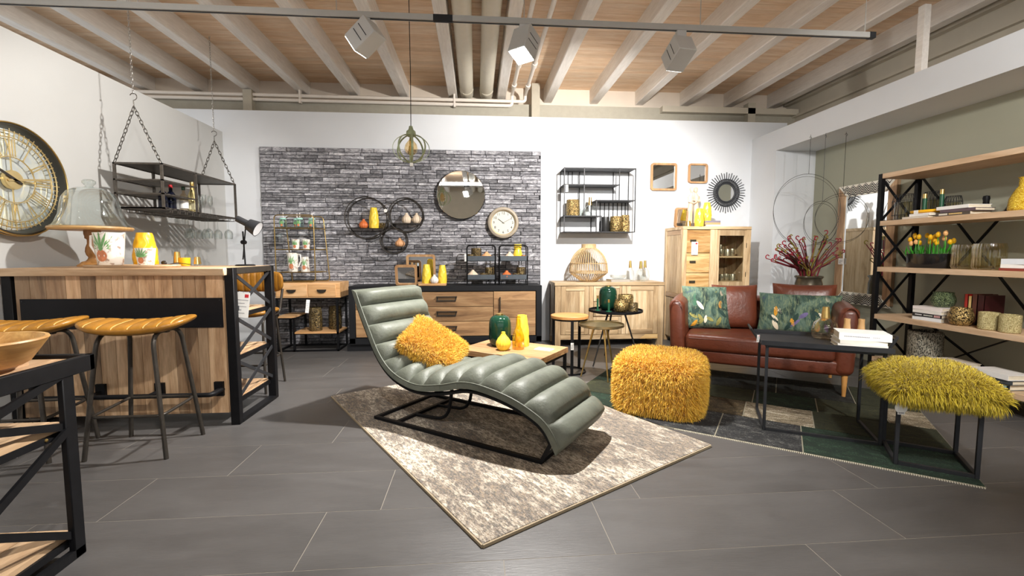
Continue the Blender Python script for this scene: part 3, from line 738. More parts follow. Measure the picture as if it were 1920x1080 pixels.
for k, s_ in enumerate(ROM):
    a = 2*PI*k/12  # clockwise from 12
    m = M(); ws = {'I': .018, 'V': .042, 'X': .042}; tot = sum(ws[q] for q in s_); x = -tot/2; hh = .055
    for q in s_:
        w = ws[q]; cxx = x+w/2
        if q == 'I': segs = [((cxx, -hh), (cxx, hh), .007)]
        elif q == 'V': segs = [((cxx-.016, hh), (cxx, -hh), .008), ((cxx+.016, hh), (cxx, -hh), .004)]
        else: segs = [((cxx-.016, hh), (cxx+.016, -hh), .008), ((cxx+.016, hh), (cxx-.016, -hh), .004)]
        for (xa, ya), (xb, yb), tk in segs: m.bar((xa, ya, 0), (xb, yb, 0), tk, .003)
        x += w
    for yy in (-hh, hh): m.bar((-tot/2, yy, 0), (tot/2, yy, 0), .004, .003)
    m.move(Matrix.Rotation(-a, 4, 'Z') @ Matrix.Translation((0, .218, 0)))
    m.v = [(xk+z, x, y) for x, y, z in m.v]   # text plane on the wall, seen from +X: local x runs along +Y
    Pt(m, 'numeral', GO, t, smooth=0)
for c, s in ((1, 0), (0, 1), (-1, 0), (0, -1)): Pt(M().bar((xk-.006, c*.05, s*.05), (xk-.006, c*.3, s*.3), .008, .004, (1, 0, 0)), 'spoke', GO, t)
Pt(M().lathe([(.0, .06), (.062, .06), (.065, .052), (.062, .03), (.0, .03)], 36, ax='X'), 'hub', GO, t)
for a, L, w in ((8, .26, .014), (152, .17, .018)):
    c, s = rad(math.radians(a)); Pt(M().bar((.067, -c*.05, -s*.05), (.067, c*L, s*L), w, .003, (1, 0, 0)), 'hand', DARK if a > 90 else GO, t)
# ------------------------------------------------------------------ pendant lamp
px, py = -.575, 4.2
t = T('pendant_lamp', 'sage green open cage pendant lamp with amber filament bulb', 'pendant lamp', (px, py, 1.99))
Pt(M().tube([(px, py, 2.31), (px+.004, py, 2.8), (px, py, 3.535)], .0035, 6), 'cable', BLACK, t)
SGR = plain('sage_enamel', '#a3ae8c', .45, .2, .1)
Pt(M().lathe([(.0, 2.335), (.015, 2.33), (.022, 2.30), (.04, 2.285), (.045, 2.25), (.03, 2.24), (0, 2.238)], 24, (px, py, 0)), 'cap', SGR, t, smooth=50)
for k in range(4):
    a = PI*k/4+.2; m = M()
    pts = [(px+.163*math.sin(q)*math.cos(a), py+.163*math.sin(q)*math.sin(a), 2.135+.125*math.cos(q)) for q in np.linspace(.2, 2*PI+.2, 37)[:-1]]
    v = []; c = Vector((px, py, 2.135))
    for p in pts:
        p = Vector(p); d = (p-c).normalized(); sd = Vector((-math.sin(a), math.cos(a), 0))*.009
        v += [p-sd, p+sd, p+sd-d*.004, p-sd-d*.004]
    f = []
    for i in range(36):
        j = (i+1) % 36
        for q in range(4): f.append((i*4+q, i*4+(q+1) % 4, j*4+(q+1) % 4, j*4+q))
    Pt(m.add(v, f), 'cage_hoop', SGR, t, smooth=60)
Pt(M().tube([(px, py, 2.24), (px, py, 2.0)], .003, 6), 'rod', SGR, t)
Pt(M().box(px-.013, px+.013, py-.013, py+.013, 1.98, 2.01), 'tag', PAPER, t)
bl = Pt(M().lathe([(.015, 2.225), (.018, 2.21), (.05, 2.17), (.06, 2.135), (.05, 2.1), (.025, 2.08), (0, 2.076)], 24, (px+.0, py, 0)), 'bulb', glass('warm_bulb_glass', (1, .86, .62), .8), t, smooth=60)
m = M()
for k in range(6): a = 2*PI*k/6; m.tube([(px+.012*math.cos(a), py+.012*math.sin(a), 2.2), (px+.026*math.cos(a+.4), py+.026*math.sin(a+.4), 2.11)], .0014, 5)
Pt(m, 'filament', GOLD, bl)
# ------------------------------------------------------------------ console table + wire etagere
t = T('console_table', 'light wood console table with two drawers on a black metal frame', 'console table', (-2.05, 5.83, 0))
x0, x1, y0, y1 = -2.42, -1.66, 5.65, 6.05
Pt(B1(x0, x1, y0+.008, y1, .66, .845), 'body', wood('light_oak', '#e6bd8e', '#d29f68', 'X', .6, .5, .06, '#bb8852'), t, .003)
for a, b in ((x0+.012, -2.05), (-2.035, x1-.05)):
    d = Pt(B1(a, b, y0, y0+.012, .675, .825), 'drawer', MATS['light_oak'], t, .003)
    c = (a+b)/2; pts = [(c-.055, y0-.001, .765), (c+.055, y0-.001, .765)]
    Pt(M().prism([(c-.055, .762), (c-.045, .735), (c-.02, .722), (c+.02, .722), (c+.045, .735), (c+.055, .762)], y0-.018, y0, 'Y'), 'cup_handle', DARK, d)
Pt(B1(x0-.002, x1+.002, y0, y1, .645, .66), 'frame_rim', BLACK, t)
for x in (x0+.012, -2.22, x1-.04):
    for y in (y0+.012, y1-.012):
        if x == -2.22 and y > 5.8: pass
        Pt(B1(x-.012, x+.012, y-.012, y+.012, 0, .65 if x != -2.22 else .42), 'leg', BLACK, t)
for y in (y0+.012, y1-.012): Pt(B1(x0, x1-.03, y-.012, y+.012, 0, .02), 'floor_rail', BLACK, t)
for x in (x0+.012, x1-.04): Pt(B1(x-.012, x+.012, y0, y1, 0, .02), 'floor_rail', BLACK, t)
Pt(B1(-2.22, x1-.03, y0, y1, .21, .222), 'shelf_rim', BLACK, t); Pt(B1(-2.22, x1-.03, y0, y1, .222, .24), 'lower_shelf', MATS['light_oak'], t)
Pt(B1(x0, -2.21, y0, y1, .405, .417), 'shelf_rim', BLACK, t); Pt(B1(x0, -2.21, y0, y1, .417, .435), 'upper_shelf', MATS['light_oak'], t)
price_tag((-2.03, 5.632, .64), .5, .04, .16, 'narrow price tag hanging from the console table drawer', .12, .03, False)
hl = [(.0, 0), (.07, 0), (.075, .01), (.072, .05), (.078, .09), (.072, .095), (.078, .15), (.07, .19), (.076, .2), (.072, .25), (.066, .29), (.06, .29), (0, .02)]
a = S1(M().lathe(hl, 20, rib=(10, .05)), 'hurricane_lantern', 'smoky bronze hurricane lantern in front on the console shelf', 'lantern', MOSD, (-2.0, 5.78, .24), group='lanterns under the console', smooth=50)
dup(a, (-1.80, 5.90, .24), .3, 'smoky bronze hurricane lantern set back beside the console leg')
t = T('wire_etagere', 'antique gold wire etagere with three tiers on the console table', 'etagere', (-2.15, 5.83, .846))
ex0, ex1 = -2.42, -1.96
for y, sh, nm in ((5.70, 0, 'front_frame'), (5.93, .10, 'rear_frame')):
    Pt(M().tube(fillet([(ex0+sh, y, .852), (ex0+sh*.4, y-.0, 1.66), (ex1+sh*.4, y, 1.66), (ex1+sh, y, .852), (ex0+sh, y, .852)], .05, 4), .007, 8), nm, OLDGOLD, t, smooth=60)
for z in (.97, 1.245, 1.505):
    sh = Pt(M().tube([(ex0+.0, 5.70, z), (ex1, 5.70, z), (ex1+.07, 5.93, z), (ex0+.07, 5.93, z)], .006, 6, closed=True), 'tier_frame', OLDGOLD, t)
    Pt(M().prism([(ex0, 5.70), (ex1, 5.70), (ex1+.07, 5.93), (ex0+.07, 5.93)], z-.002, z+.001), 'tier_glass', glass('tier_glass', (.8, .82, .8), .8), sh)
for i, (x, y) in enumerate(((-2.345, 5.77), (-2.215, 5.86), (-2.145, 5.76), (-2.01, 5.79))):
    t = T('mason_jar', 'printed glass drinking jar with straw on the wire etagere', 'drinking jar', (x, y, 1.5065), 0, 'drinking jars with straws on the etagere')
    Pt(M().lathe([(.0, 0), (.04, 0), (.045, .01), (.047, .08), (.036, .1), (.036, .12)], 20), 'jar', glass('jar_glass', (.78, .9, .9), .9), t, smooth=50)
    Pt(M().lathe([(.038, .105), (.038, .122), (0, .124)], 20), 'lid', plain('mint_lid', '#9fd0c0', .5), t)
    Pt(M().tube([(0, 0, .02), (.004, 0, .185)], .004, 6), 'straw', WHITEC, t)
    decal(t, lambda z: .047, .035, .55)
tumbler((-2.215, 5.8, 1.2465), .125, .038, .047, 'pineapple print tumbler on the middle etagere tier beside another', .7)['group'] = 'tumblers on the middle etagere tier'
tumbler((-2.09, 5.8, 1.2465), .125, .038, .047, 'pineapple print tumbler on the middle etagere tier beside another', .7)['group'] = 'tumblers on the middle etagere tier'
jug((-2.25, 5.78, .9715), 0, .235, .055, .062, 'pineapple print jug on the lowest etagere tier', 1, 1.1)
tumbler((-2.11, 5.80, .9715), .185, .052, .04, 'tall pineapple print beaker on the lowest etagere tier', .9)

# ------------------------------------------------------------------ ring shelf on the stone wall
t = T('ring_wall_shelf', 'black metal wall shelf of three joined double rings on the stone wall', 'wall shelf', (-1.15, 6.1, 1.2))
for cx, cz, R, zs in ((-1.395, 1.65, .262, 1.52), (-.9, 1.69, .215, 1.585), (-1.06, 1.363, .165, 1.286)):
    for y in (5.93, 6.085): Pt(M().torus((cx, y, cz), R, .0065, 'Y', 48), 'ring', DARK, t, smooth=60)
    h = math.sqrt(max(.001, R*R-(zs-cz)**2))
    Pt(B1(cx-h, cx+h, 5.93, 6.085, zs-.006, zs), 'shelf', DARK, t)
    for a in (.3, PI/2, PI-.3): Pt(M().bar((cx+R*math.cos(a), 5.93, cz+R*math.sin(a)), (cx+R*math.cos(a), 6.085, cz+R*math.sin(a)), .007), 'spacer', DARK, t)
Pt(M().lathe([(.0, -.004), (.022, -.004), (.022, 0), (0, .001)], 16, (-1.145, 5.925, 1.74), ax='Y'), 'round_tag', PAPER, t)
def bulb_vase(loc, r, h, label, mt, group=None, rib=12):
    P_ = [(0, 0), (r*.6, 0), (r*.82, h*.1), (r, h*.3), (r*.95, h*.48), (r*.7, h*.66), (r*.4, h*.8), (r*.24, h*.92), (r*.26, h), (r*.2, h), (0, h*.85)]
    return S1(M().lathe(P_, rib*4, rib=(rib, .045)), 'bud_vase', label, 'vase', mt, loc, smooth=50, group=group)
vase_faceted((-1.309, 6.0, 1.52), .263, .056, 'yellow carved vase on the largest ring of the wall shelf', YEL)
bulb_vase((-1.44, 6.0, 1.52), .058, .118, 'round orange ribbed vase on the largest ring of the wall shelf', ORANGE)
S1(M().lathe([(.0, 0), (.036, 0), (.038, .004), (.038, .068), (.035, .068), (.034, .008), (0, .006)], 20), 'tealight_glass', 'small bronze tealight glass on the largest ring of the wall shelf', 'tealight', MOSD, (-1.2, 6.0, 1.52))
bulb_vase((-.895, 6.0, 1.585), .06, .135, 'sand ribbed vase in the middle of the second shelf ring', SAND, 'sand vases on the wall shelf')
bulb_vase((-.765, 6.0, 1.585), .06, .135, 'sand ribbed vase on the wall shelf nearest the round mirror', SAND, 'sand vases on the wall shelf')
bulb_vase((-.985, 6.0, 1.286), .062, .112, 'peach ribbed vase on the smallest ring of the wall shelf', PEACH)

# round mirror, round clock
t = T('round_mirror', 'large frameless round mirror on the stone wall', 'mirror', (-.197, 6.09, 1.962))
Pt(M().lathe([(.30, -.04), (.318, -.04), (.318, -.004), (0, -.004)], 64, (-.197, 6.09, 1.962), ax='Y'), 'backing', GUN, t)
Pt(M().lathe([(.0, -.048), (.309, -.048), (.314, -.044), (.314, -.040), (0, -.040)], 64, (-.197, 6.09, 1.962), ax='Y'), 'glass', MIRROR, t)
ccx, ccz = .359, 1.605
t = T('round_wall_clock', 'round white wall clock with taupe rim and numerals on the stone wall', 'wall clock', (ccx, 6.09, ccz))
c = (ccx, 6.09, ccz)
Pt(M().lathe([(.15, -.02), (.155, -.055), (.175, -.07), (.2, -.06), (.209, -.03), (.205, -.003), (.0, -.003)], 56, c, ax='Y'), 'rim', plain('taupe_rim', '#aca08e', .5), t, smooth=50)
Pt(M().torus((ccx, 6.035, ccz), .163, .006, 'Y', 56), 'gold_ring', GOLD, t, smooth=60)
Pt(M().lathe([(.0, -.04), (.163, -.04), (.163, -.03)], 56, c, ax='Y'), 'dial', plain('cream_dial', '#d9d7cc', .85, 0, .01, **{'Specular IOR Level': .1}), t)
for k in range(1, 13):
    a = 2*PI*k/12; m = text(str(k), .047, .0008); cx_, cz_ = ccx+.125*math.sin(a), ccz+.125*math.cos(a)
    m.v = [(cx_+x, 6.0485-z, cz_+y) for x, y, z in m.v]; Pt(m, 'numeral', INKD, t, smooth=0)
for a, L, w in ((-53, .085, .011), (62, .12, .008)):
    a = math.radians(a); dx, dz = math.sin(a), math.cos(a)
    Pt(M().bar((ccx-dx*.02, 6.046, ccz-dz*.02), (ccx+dx*L, 6.046, ccz+dz*L), .003, w, (0, 1, 0)).move(Matrix.Identity(4)), 'hand', INKD, t)

# ------------------------------------------------------------------ black framed sideboard
t = T('black_sideboard', 'wide sideboard with black frame and rustic oak drawers and doors', 'sideboard', (-.365, 5.85, 0))
x0, x1, y0, y1 = -1.545, .815, 5.60, 6.05
BLK = plain('black_lacquer', (.012, .0125, .0145), .5, 0, .15, 12, **{'Specular IOR Level': .25})
Pt(B1(x0, x1, y0, y1, .735, .80), 'top', BLK, t, .003)
for a, b in ((x0, x0+.07), (x1-.07, x1)): Pt(B1(a, b, y0, y1, .095, .74), 'side_panel', BLK, t, .003)
Pt(B1(x0, x1, y0, y1, .085, .165), 'bottom_panel', BLK, t, .003)
Pt(B1(x0+.07, x1-.07, y0+.03, y1, .16, .74), 'carcass', BLK, t)
Pt(B1(x0-.04, x1-.1, y0+.03, y1-.02, 0, .085), 'plinth', BLK, t)
def oak_front(nm, a, b, c, d):
    o = Pt(B1(a, b, y0+.012, y0+.04, c, d), nm, OAK, t, .003); k = 0
    n = max(1, round((d-c)/.12))
    for i in range(n): Pt(B1(a+.001, b-.001, y0+.006, y0+.014, c+(d-c)*i/n+.0008, c+(d-c)*(i+1)/n-.0008), 'board', OAK, o)
    return o
lo, hi = .175, .728
oak_front('door', x0+.078, -.955, lo, hi); rd = oak_front('door', .213, x1-.078, lo, hi)
Pt(B1(.285, .297, y0-.024, y0-.012, .48, .66), 'bar_handle', DARK, rd)
for z in (.49, .65): Pt(B1(.286, .296, y0-.014, y0+.008, z-.006, z+.006), 'handle_foot', DARK, rd)
h3 = (hi-lo)/3
for k in range(3):
    d = oak_front('drawer', -.948, .206, lo+h3*k+.003, lo+h3*(k+1)-.003); zc = lo+h3*(k+.6)
    hc = -.365
    Pt(B1(hc-.125, hc+.125, y0-.03, y0+.007, zc+.008, zc+.018), 'pull_lip', DARK, d)
    Pt(M().prism([(hc-.125, zc+.018), (hc-.125, zc-.045), (hc+.11, zc-.045), (hc+.125, zc+.018), (hc+.11, zc+.018), (hc+.10, zc-.03), (hc-.11, zc-.03), (hc-.11, zc+.018)], y0-.006, y0+.007, 'Y'), 'pull_frame', DARK, d)
zt = .80
FRW = wood('frame_wood', '#d0a878', '#b0845a', 'Z', .8, .55, .08)
def framed_mirror(x0, x1, z0, z1, y, lean, label, fw=.028, cat='mirror', name='framed_mirror', rotz=0, group=None):
    cx = (x0+x1)/2; w, h = x1-x0, z1-z0
    t = T(name, label, cat, (cx, y, z0), rotz, group)
    R_ = Matrix.Rotation(-lean, 4, 'X'); q = .035
    def ring(ox, oz, r, n=5):
        pts = []
        for sx, sz, a0 in ((1, 1, 0), (-1, 1, 90), (-1, -1, 180), (1, -1, 270)):
            for k in range(n+1):
                a = math.radians(a0+90*k/n); pts.append((sx*(ox-r)+r*math.cos(a), h/2+sz*(oz-r)+r*math.sin(a)))
        return pts
    o_, i_ = ring(w/2, h/2, q), ring(w/2-fw, h/2-fw, q*.6); n = len(o_)
    v = [(x, -.035, z) for x, z in o_]+[(x, -.035, z) for x, z in i_]+[(x, 0, z) for x, z in o_]+[(x, 0, z) for x, z in i_]; f = []
    for k in range(n):
        j = (k+1) % n; f += [(k, j, n+j, n+k), (2*n+k, 3*n+k, 3*n+j, 2*n+j), (k, 2*n+k, 2*n+j, j), (n+k, n+j, 3*n+j, 3*n+k)]
    Pt(M().add(v, f).move(R_), 'frame', FRW, t, smooth=40)
    Pt(B1(-w/2+fw*.5, w/2-fw*.5, -.014, -.008, fw*.5, h-fw*.5).move(R_), 'glass', MIRROR, t)
    return t
framed_mirror(-.90, -.53, zt, 1.19, 6.0, -.12, 'larger square wood framed mirror leaning at the back of the black sideboard')
framed_mirror(-1.01, -.74, zt, 1.065, 5.80, -.2, 'smaller square wood framed mirror standing at the front of the black sideboard')
S1(B1(-.17, .17, -.07, .07, 0, .028), 'wooden_tray', 'flat light wood tray on the black sideboard', 'tray', MATS['light_oak'], (-.545, 5.70, zt), bevel=.004)
vase_faceted((-.62, 5.72, zt+.028), .235, .053, 'yellow carved vase on the wooden tray beside the leaning mirrors', YEL)
vase_faceted((-.425, 5.73, zt+.028), .225, .05, 'yellow carved vase at the free end of the wooden tray', YEL)
bulb_vase((-.52, 5.67, zt+.028), .05, .11, 'white ribbed vase between the yellow vases on the wooden tray', WHITEC)
def two_tier(cx, w, label):
    t = T('two_tier_etagere', label, 'etagere', (cx, 5.8, zt)); a, b = cx-w/2, cx+w/2
    for y in (5.72, 5.90): Pt(M().tube(fillet([(a, y, zt), (a, y, 1.30), (b, y, 1.30), (b, y, zt)], .045, 4), .007, 8), 'frame', BLACK, t, smooth=60)
    for z in (.865, 1.10):
        tr = Pt(B1(a+.005, b-.005, 5.715, 5.905, z, z+.006), 'tray_base', GUN, t)
        for q in ((a+.005, b-.005, 5.715, 5.722), (a+.005, b-.005, 5.898, 5.905), (a+.005, a+.011, 5.715, 5.905), (b-.011, b-.005, 5.715, 5.905)): Pt(B1(*q, z, z+.066), 'tray_side', plain('blue_grey_steel', (.085, .1, .115), .45, .4, .15), tr)
    Pt(B1(a, b, 5.72, 5.73, zt, zt+.012), 'foot_bar', BLACK, t)
    return t
two_tier(.062, .36, 'black two tier tray etagere holding the peach and sand vases'); two_tier(.47, .355, 'black two tier tray etagere holding the orange and tall yellow vases')
def votive(loc, r, h, label, mt, group=None, kind='cyl', cat='candle holder', name='candle_holder', n=28, amp=.012):
    if kind == 'cyl': P_ = [(0, 0), (r*.9, 0), (r, h*.04), (r, h*.96), (r*.97, h), (r*.9, h), (r*.9, h*.08), (0, h*.07)]
    elif kind == 'ball': P_ = [(0, 0), (r*.6, 0), (r*.82, h*.1), (r, h*.42), (r*.97, h*.62), (r*.8, h*.9), (r*.82, h), (r*.76, h), (r*.9, h*.55), (r*.7, h*.1), (0, h*.07)]
    else: P_ = [(0, 0), (r*.85, 0), (r, h*.12), (r, h*.85), (r*.92, h), (r*.86, h), (r*.93, h*.82), (r*.93, h*.15), (0, h*.07)]
    return S1(M().lathe(P_, n, rib=(n//2, amp) if amp < .02 else (n//4, amp)), name, label, cat, mt, loc, smooth=45, group=group)
z1, z2 = 1.106, .871
votive((.0, 5.80, z1), .065, .16, 'tall bronze candle glass on the upper tray of the first etagere', MOSD)
votive((-.07, 5.78, z1), .045, .08, 'low bronze candle glass on the upper tray of the first etagere', MOSD)
bulb_vase((.13, 5.79, z1), .07, .115, 'peach ribbed vase on the upper tray of the first etagere', PEACH)
bulb_vase((-.045, 5.79, z2), .07, .12, 'sand ribbed vase on the lower tray of the first etagere', SAND)
votive((.10, 5.78, z2), .055, .08, 'low bronze candle glass on the lower tray of the first etagere', MOSD)
votive((.17, 5.83, z2), .06, .15, 'tall bronze candle glass on the lower tray of the first etagere', MOSD)
bulb_vase((.425, 5.80, z1), .065, .115, 'cream ribbed vase beside the tall yellow vase on the upper tray', SAND)
t = T('pumpkin_vase', 'tall yellow vase with square collar on the upper tray', 'vase', (.53, 5.8, z1), 0)
Pt(M().lathe([(0, 0), (.03, 0), (.055, .04), (.058, .085), (.045, .13), (.04, .15)], 32, rib=(12, .03)), 'body', YEL, t, smooth=50); Pt(M().lathe([(.048, .148), (.05, .155), (.05, .205), (.044, .21), (0, .205)], 24), 'collar', YEL, t)
votive((.6, 5.77, z1), .03, .07, 'small amber candle glass beside the tall yellow vase', plain('amber_brown', '#a8662c', .3))
bulb_vase((.385, 5.78, z2), .065, .11, 'orange ribbed vase on the lower tray of the end etagere', ORANGE)
votive((.51, 5.77, z2), .05, .075, 'low bronze candle glass on the lower tray of the end etagere', MOSD)
votive((.575, 5.83, z2), .058, .15, 'tall bronze candle glass on the lower tray of the end etagere', MOSD)
price_tag((-.137, 5.71, 1.19), 0, .022, .09, 'small price tag hanging on the first black etagere', 0, 0, False)

# ------------------------------------------------------------------ white wall: cube shelf
t = T('metal_wall_shelf', 'square black metal wall shelf with offset boards on the white wall', 'wall shelf', (1.63, 6.15, 1.47))
x0, x1, z0, z1, y0, y1 = 1.135, 2.085, 1.475, 2.305, 5.86, 6.145; e = .011
SH = plain('slate_metal', (.032, .032, .035), .5, .2, .15)
def brd(a, b, z): Pt(B1(a, b, y0, y1, z-.009, z), 'shelf_board', SH, t)
brd(x0, x1, z1); brd(x0, 1.87, 2.095); brd(x0, 1.635, 1.69); brd(1.56, x1, 1.895); brd(x0, x1, z0+.009)
def post(x, a, b, ys=(y0, y1-e)):
    for y in ys: Pt(B1(x-e/2, x+e/2, y, y+e, a, b), 'upright', SH, t)
post(x0+e/2, z0, z1); post(x1-e/2, z0, z1); post(1.40, 1.69, z1); post(1.865, 1.895, z1); post(1.63, z0, 1.69, (y0,)); post(1.565, z0, 1.895)
for x in (1.19, 1.245, 1.30): post(x, 2.095, z1, (y1-e,))
for x in (1.69, 1.75, 1.81, 1.87, 1.93, 1.99, 2.04): post(x, z0, 1.895, (y1-e,))
price_tag((1.17, 5.855, 2.08), 0, .035, .09, 'small white tag on the black metal wall shelf', 0, 0, False)
votive((1.285, 6.0, 1.69), .088, .215, 'wide gold mosaic lantern on the metal wall shelf beside the glass bottle', MOSG)
def gold_bottle(loc, r, h, label, neck=.42, gl=None, group=None):
    t = T('glass_vase', label, 'bottle vase', loc, 0, group); b = h*(1-neck)
    Pt(M().lathe([(0, .002), (r*.75, 0), (r*.95, b*.12), (r, b*.4), (r*.85, b*.75), (r*.4, b*.97), (r*.2, b*1.05)], 28), 'body', gl or CLEAR, t, smooth=60)
    Pt(M().lathe([(r*.34, b*.96), (r*.24, h), (r*.19, h), (0, h-.01)], 20), 'gold_neck', GOLD, t, smooth=40)
    return t
gold_bottle((1.51, 5.98, 1.69), .078, .25, 'clear glass bottle vase with gold neck on the metal wall shelf', .4)
votive((1.42, 6.07, 1.69), .05, .12, 'low clear glass behind the gold necked bottle on the wall shelf', CLEAR)
votive((1.725, 6.0, z0+.009), .053, .2, 'dark smoked cylinder lantern on the bottom of the wall shelf', plain('black_mesh', (.035, .035, .035), .4, .3))
votive((1.86, 5.97, z0+.009), .078, .205, 'gold mosaic lantern on the bottom of the wall shelf', MOSG)
votive((1.995, 6.0, z0+.009), .062, .15, 'lower gold mosaic glass in the corner of the wall shelf', MOSG); votive((1.995, 6.0, z0+.16), .055, .075, 'small gold mosaic glass stacked on another in the wall shelf corner', MOSG)

# ------------------------------------------------------------------ sheesham lowboard
t = T('sheesham_lowboard', 'honey coloured sheesham lowboard with panelled doors against the white wall', 'sideboard', (1.71, 5.9, 0))
x0, x1, y0, y1 = 1.0, 2.43, 5.70, 6.13
Pt(B1(x0, x1, y0+.02, y1, .09, .80), 'carcass', SHEE, t); Pt(B1(x0-.008, x1+.005, y0-.01, y1, .785, .828), 'top', SHEEX, t, .004)
for x in (x0, x1-.075):
    for y in (y0, y1-.07): Pt(B1(x, x+.075, y, y+.07, 0, .786), 'corner_post', SHEE, t, .003)
Pt(B1(x0+.07, x1-.07, y0+.004, y0+.03, .09, .15), 'bottom_rail', SHEEX, t)
Pt(M().prism([(2.12, .09), (2.2, .15), (2.36, .15), (2.36, .09)], y0, y0+.02, 'Y'), 'rail_inlay', wood('pale_sapwood', '#e3c48f', '#cfa566', 'X', .8, .5), t)
def panel_door(t, a, b, c, d, y, nm='door', fw=.06, mid=None):
    o = Pt(B1(a+fw*.7, b-fw*.7, y+.012, y+.022, c+fw*.7, d-fw*.7), nm, SHEE, t)
    n = 4
    for k in range(n): Pt(B1(a+fw+(b-a-2*fw)*k/n+.0006, a+fw+(b-a-2*fw)*(k+1)/n-.0006, y+.008, y+.014, c+fw, d-fw), 'panel_plank', SHEE, o)
    for p in (a, b-fw): Pt(B1(p, p+fw, y, y+.022, c, d), 'stile', SHEE, o, .002)
    for p in (c, d-fw): Pt(B1(a+fw, b-fw, y, y+.022, p, p+fw), 'rail', SHEEX, o, .002)
    return o
panel_door(t, x0+.08, 1.44, .155, .78, y0); panel_door(t, 1.93, x1-.08, .155, .78, y0)
panel_door(t, 1.50, 1.87, .155, .38, y0, 'door', .045)
for c, d in ((.39, .575), (.585, .78)):
    dr = panel_door(t, 1.50, 1.87, c, d, y0, 'drawer', .03); Pt(B1(1.655, 1.715, y0-.008, y0+.002, (c+d)/2-.012, (c+d)/2+.012), 'pull', DARK, dr)
for a in (1.445, 1.875): Pt(B1(a, a+.05, y0, y0+.02, .155, .78), 'mullion', SHEE, t)
# rattan lantern
t = T('rattan_lantern', 'bulbous natural rattan lantern on the sheesham lowboard', 'lantern', (1.478, 5.9, .828), 0)
pr = [(.10, .004), (.155, .045), (.245, .118), (.247, .18), (.236, .25), (.206, .33), (.15, .40), (.088, .447)]
pr = [tuple(q) for q in spline(pr, 15)]
for k in range(48):
    a = 2*PI*k/48; Pt(M().tube([(r*math.cos(a), r*math.sin(a), z) for r, z in pr], .0042, 5), 'cane_rib', RATTAN, t, smooth=60)
for r, z, w in ((.102, .008, .006), (.248, .118, .006), (.25, .132, .005), (.243, .24, .0045)): Pt(M().torus((0, 0, z), r, w, 'Z', 48), 'cane_hoop', RATTAN, t, smooth=60)
Pt(M().lathe([(.085, .438), (.1, .442), (.095, .455), (.097, .488), (.088, .493), (.08, .488), (.08, .45)], 32), 'collar', RATTAN, t)
gold_bottle((2.05, 5.92, .828), .062, .275, 'clear glass bottle vase with gold neck nearest the rattan lantern', .32)
gold_bottle((2.17, 5.85, .828), .072, .27, 'clear glass bottle vase with gold neck in the middle of three', .34)
gold_bottle((2.275, 5.98, .828), .065, .275, 'clear glass bottle vase with gold neck nearest the tall cabinet', .32)
def book(loc, w, d, h, rz, cover, label, spine=None, group=None, stand=False):
    t = T('book', label, 'book', loc, rz, group)
    cm = plain('cover_'+cover.strip('#'), cover, .45, 0, .05)
    c = Pt(M().box(-w/2, w/2, -d/2, d/2, 0, .0035).box(-w/2, w/2, -d/2, d/2, h-.0035, h).box(-w/2, w/2, -d/2, -d/2+.004, .003, h-.003), 'cover', cm, t)
    Pt(B1(-w/2+.004, w/2-.004, -d/2+.004, d/2-.005, .0034, h-.0034), 'pages', PAGES, t)
    if spine:
        x = -w*.4
        for ln, cl, hh in spine:      # lettering too small to read in the photograph: fine strips of print
            k = x
            while k < x+w*ln-.004:
                q = .004+.004*((int(k*9999) % 7)/7); Pt(B1(k, k+q, -d/2-.0007, -d/2+.001, h*.5-h*hh/2, h*.5+h*hh/2), 'spine_print', plain('title_'+cl.strip('#'), cl, .6), c, smooth=0); k += q+.0022
            x += w*(ln+.05)
    if stand:
        for ch in list(t.children):
            for v in ch.data.vertices: v.co = Vector((v.co.z, v.co.y, v.co.x+w/2))
            for ch2 in ch.children:
                for v in ch2.data.vertices: v.co = Vector((v.co.z, v.co.y, -v.co.x+w/2))
    return t
book((1.87, 5.88, .828), .26, .19, .03, .1, '#a9a49b', 'grey book under the clear ornament on the lowboard')
S1(M().lathe([(0, 0), (.05, 0), (.1, .02), (.11, .06), (.108, .06), (.097, .022), (0, .006)], 28), 'glass_dish', 'shallow clear glass dish on the grey book on the lowboard', 'dish', CLEAR, (1.87, 5.88, .8585))
# ------------------------------------------------------------------ tall cabinet
t = T('display_cabinet', 'tall sheesham cabinet with drawers and glazed door', 'cabinet', (3.05, 5.85, 0))
x0, x1, y0, y1, zt = 2.60, 3.505, 5.57, 6.12, 1.541
Pt(B1(x0, x1, y0-.006, y1, zt-.04, zt), 'top', SHEEX, t, .003)
for x in (x0, x1-.06):
    for y in (y0, y1-.06): Pt(B1(x, x+.06, y, y+.06, 0, zt-.04), 'corner_post', SHEE, t, .003)
for x in (x0+.012, x1-.03):
    sp = Pt(B1(x, x+.016, y0+.05, y1-.05, .08, zt-.04), 'side_panel', SHEE, t)
    for z in (.62, .98, 1.44): Pt(B1(x-.008, x+.02, y0+.06, y1-.06, z, z+.055), 'side_rail', SHEEX if 0 else ACAY, sp) if x < 3 and z != .98 else None
    for k in range(4): Pt(B1(x-.003, x, y0+.06+.107*k, y0+.165+.107*k, .68, 1.44), 'panel_plank', SHEE, sp)
Pt(B1(x0+.03, x1-.03, y1-.03, y1-.01, .08, zt-.04), 'back_panel', SHEE, t)
Pt(B1(x0+.03, x1-.03, y0+.02, y1-.02, .06, .10), 'bottom_panel', SHEEX, t)
Pt(B1(2.965, 3.055, y0+.002, y0+.03, .08, zt-.04), 'mullion', SHEE, t); Pt(B1(2.97, 2.99, y0+.03, y1-.03, .08, zt-.04), 'partition', SHEE, t)
zz = [.2, .45, .70, .95, 1.205, 1.495]
SH2 = wood('figured_sheesham', '#e6c690', '#b98a4e', 'X', .9, .45, .16, '#8a5c30')
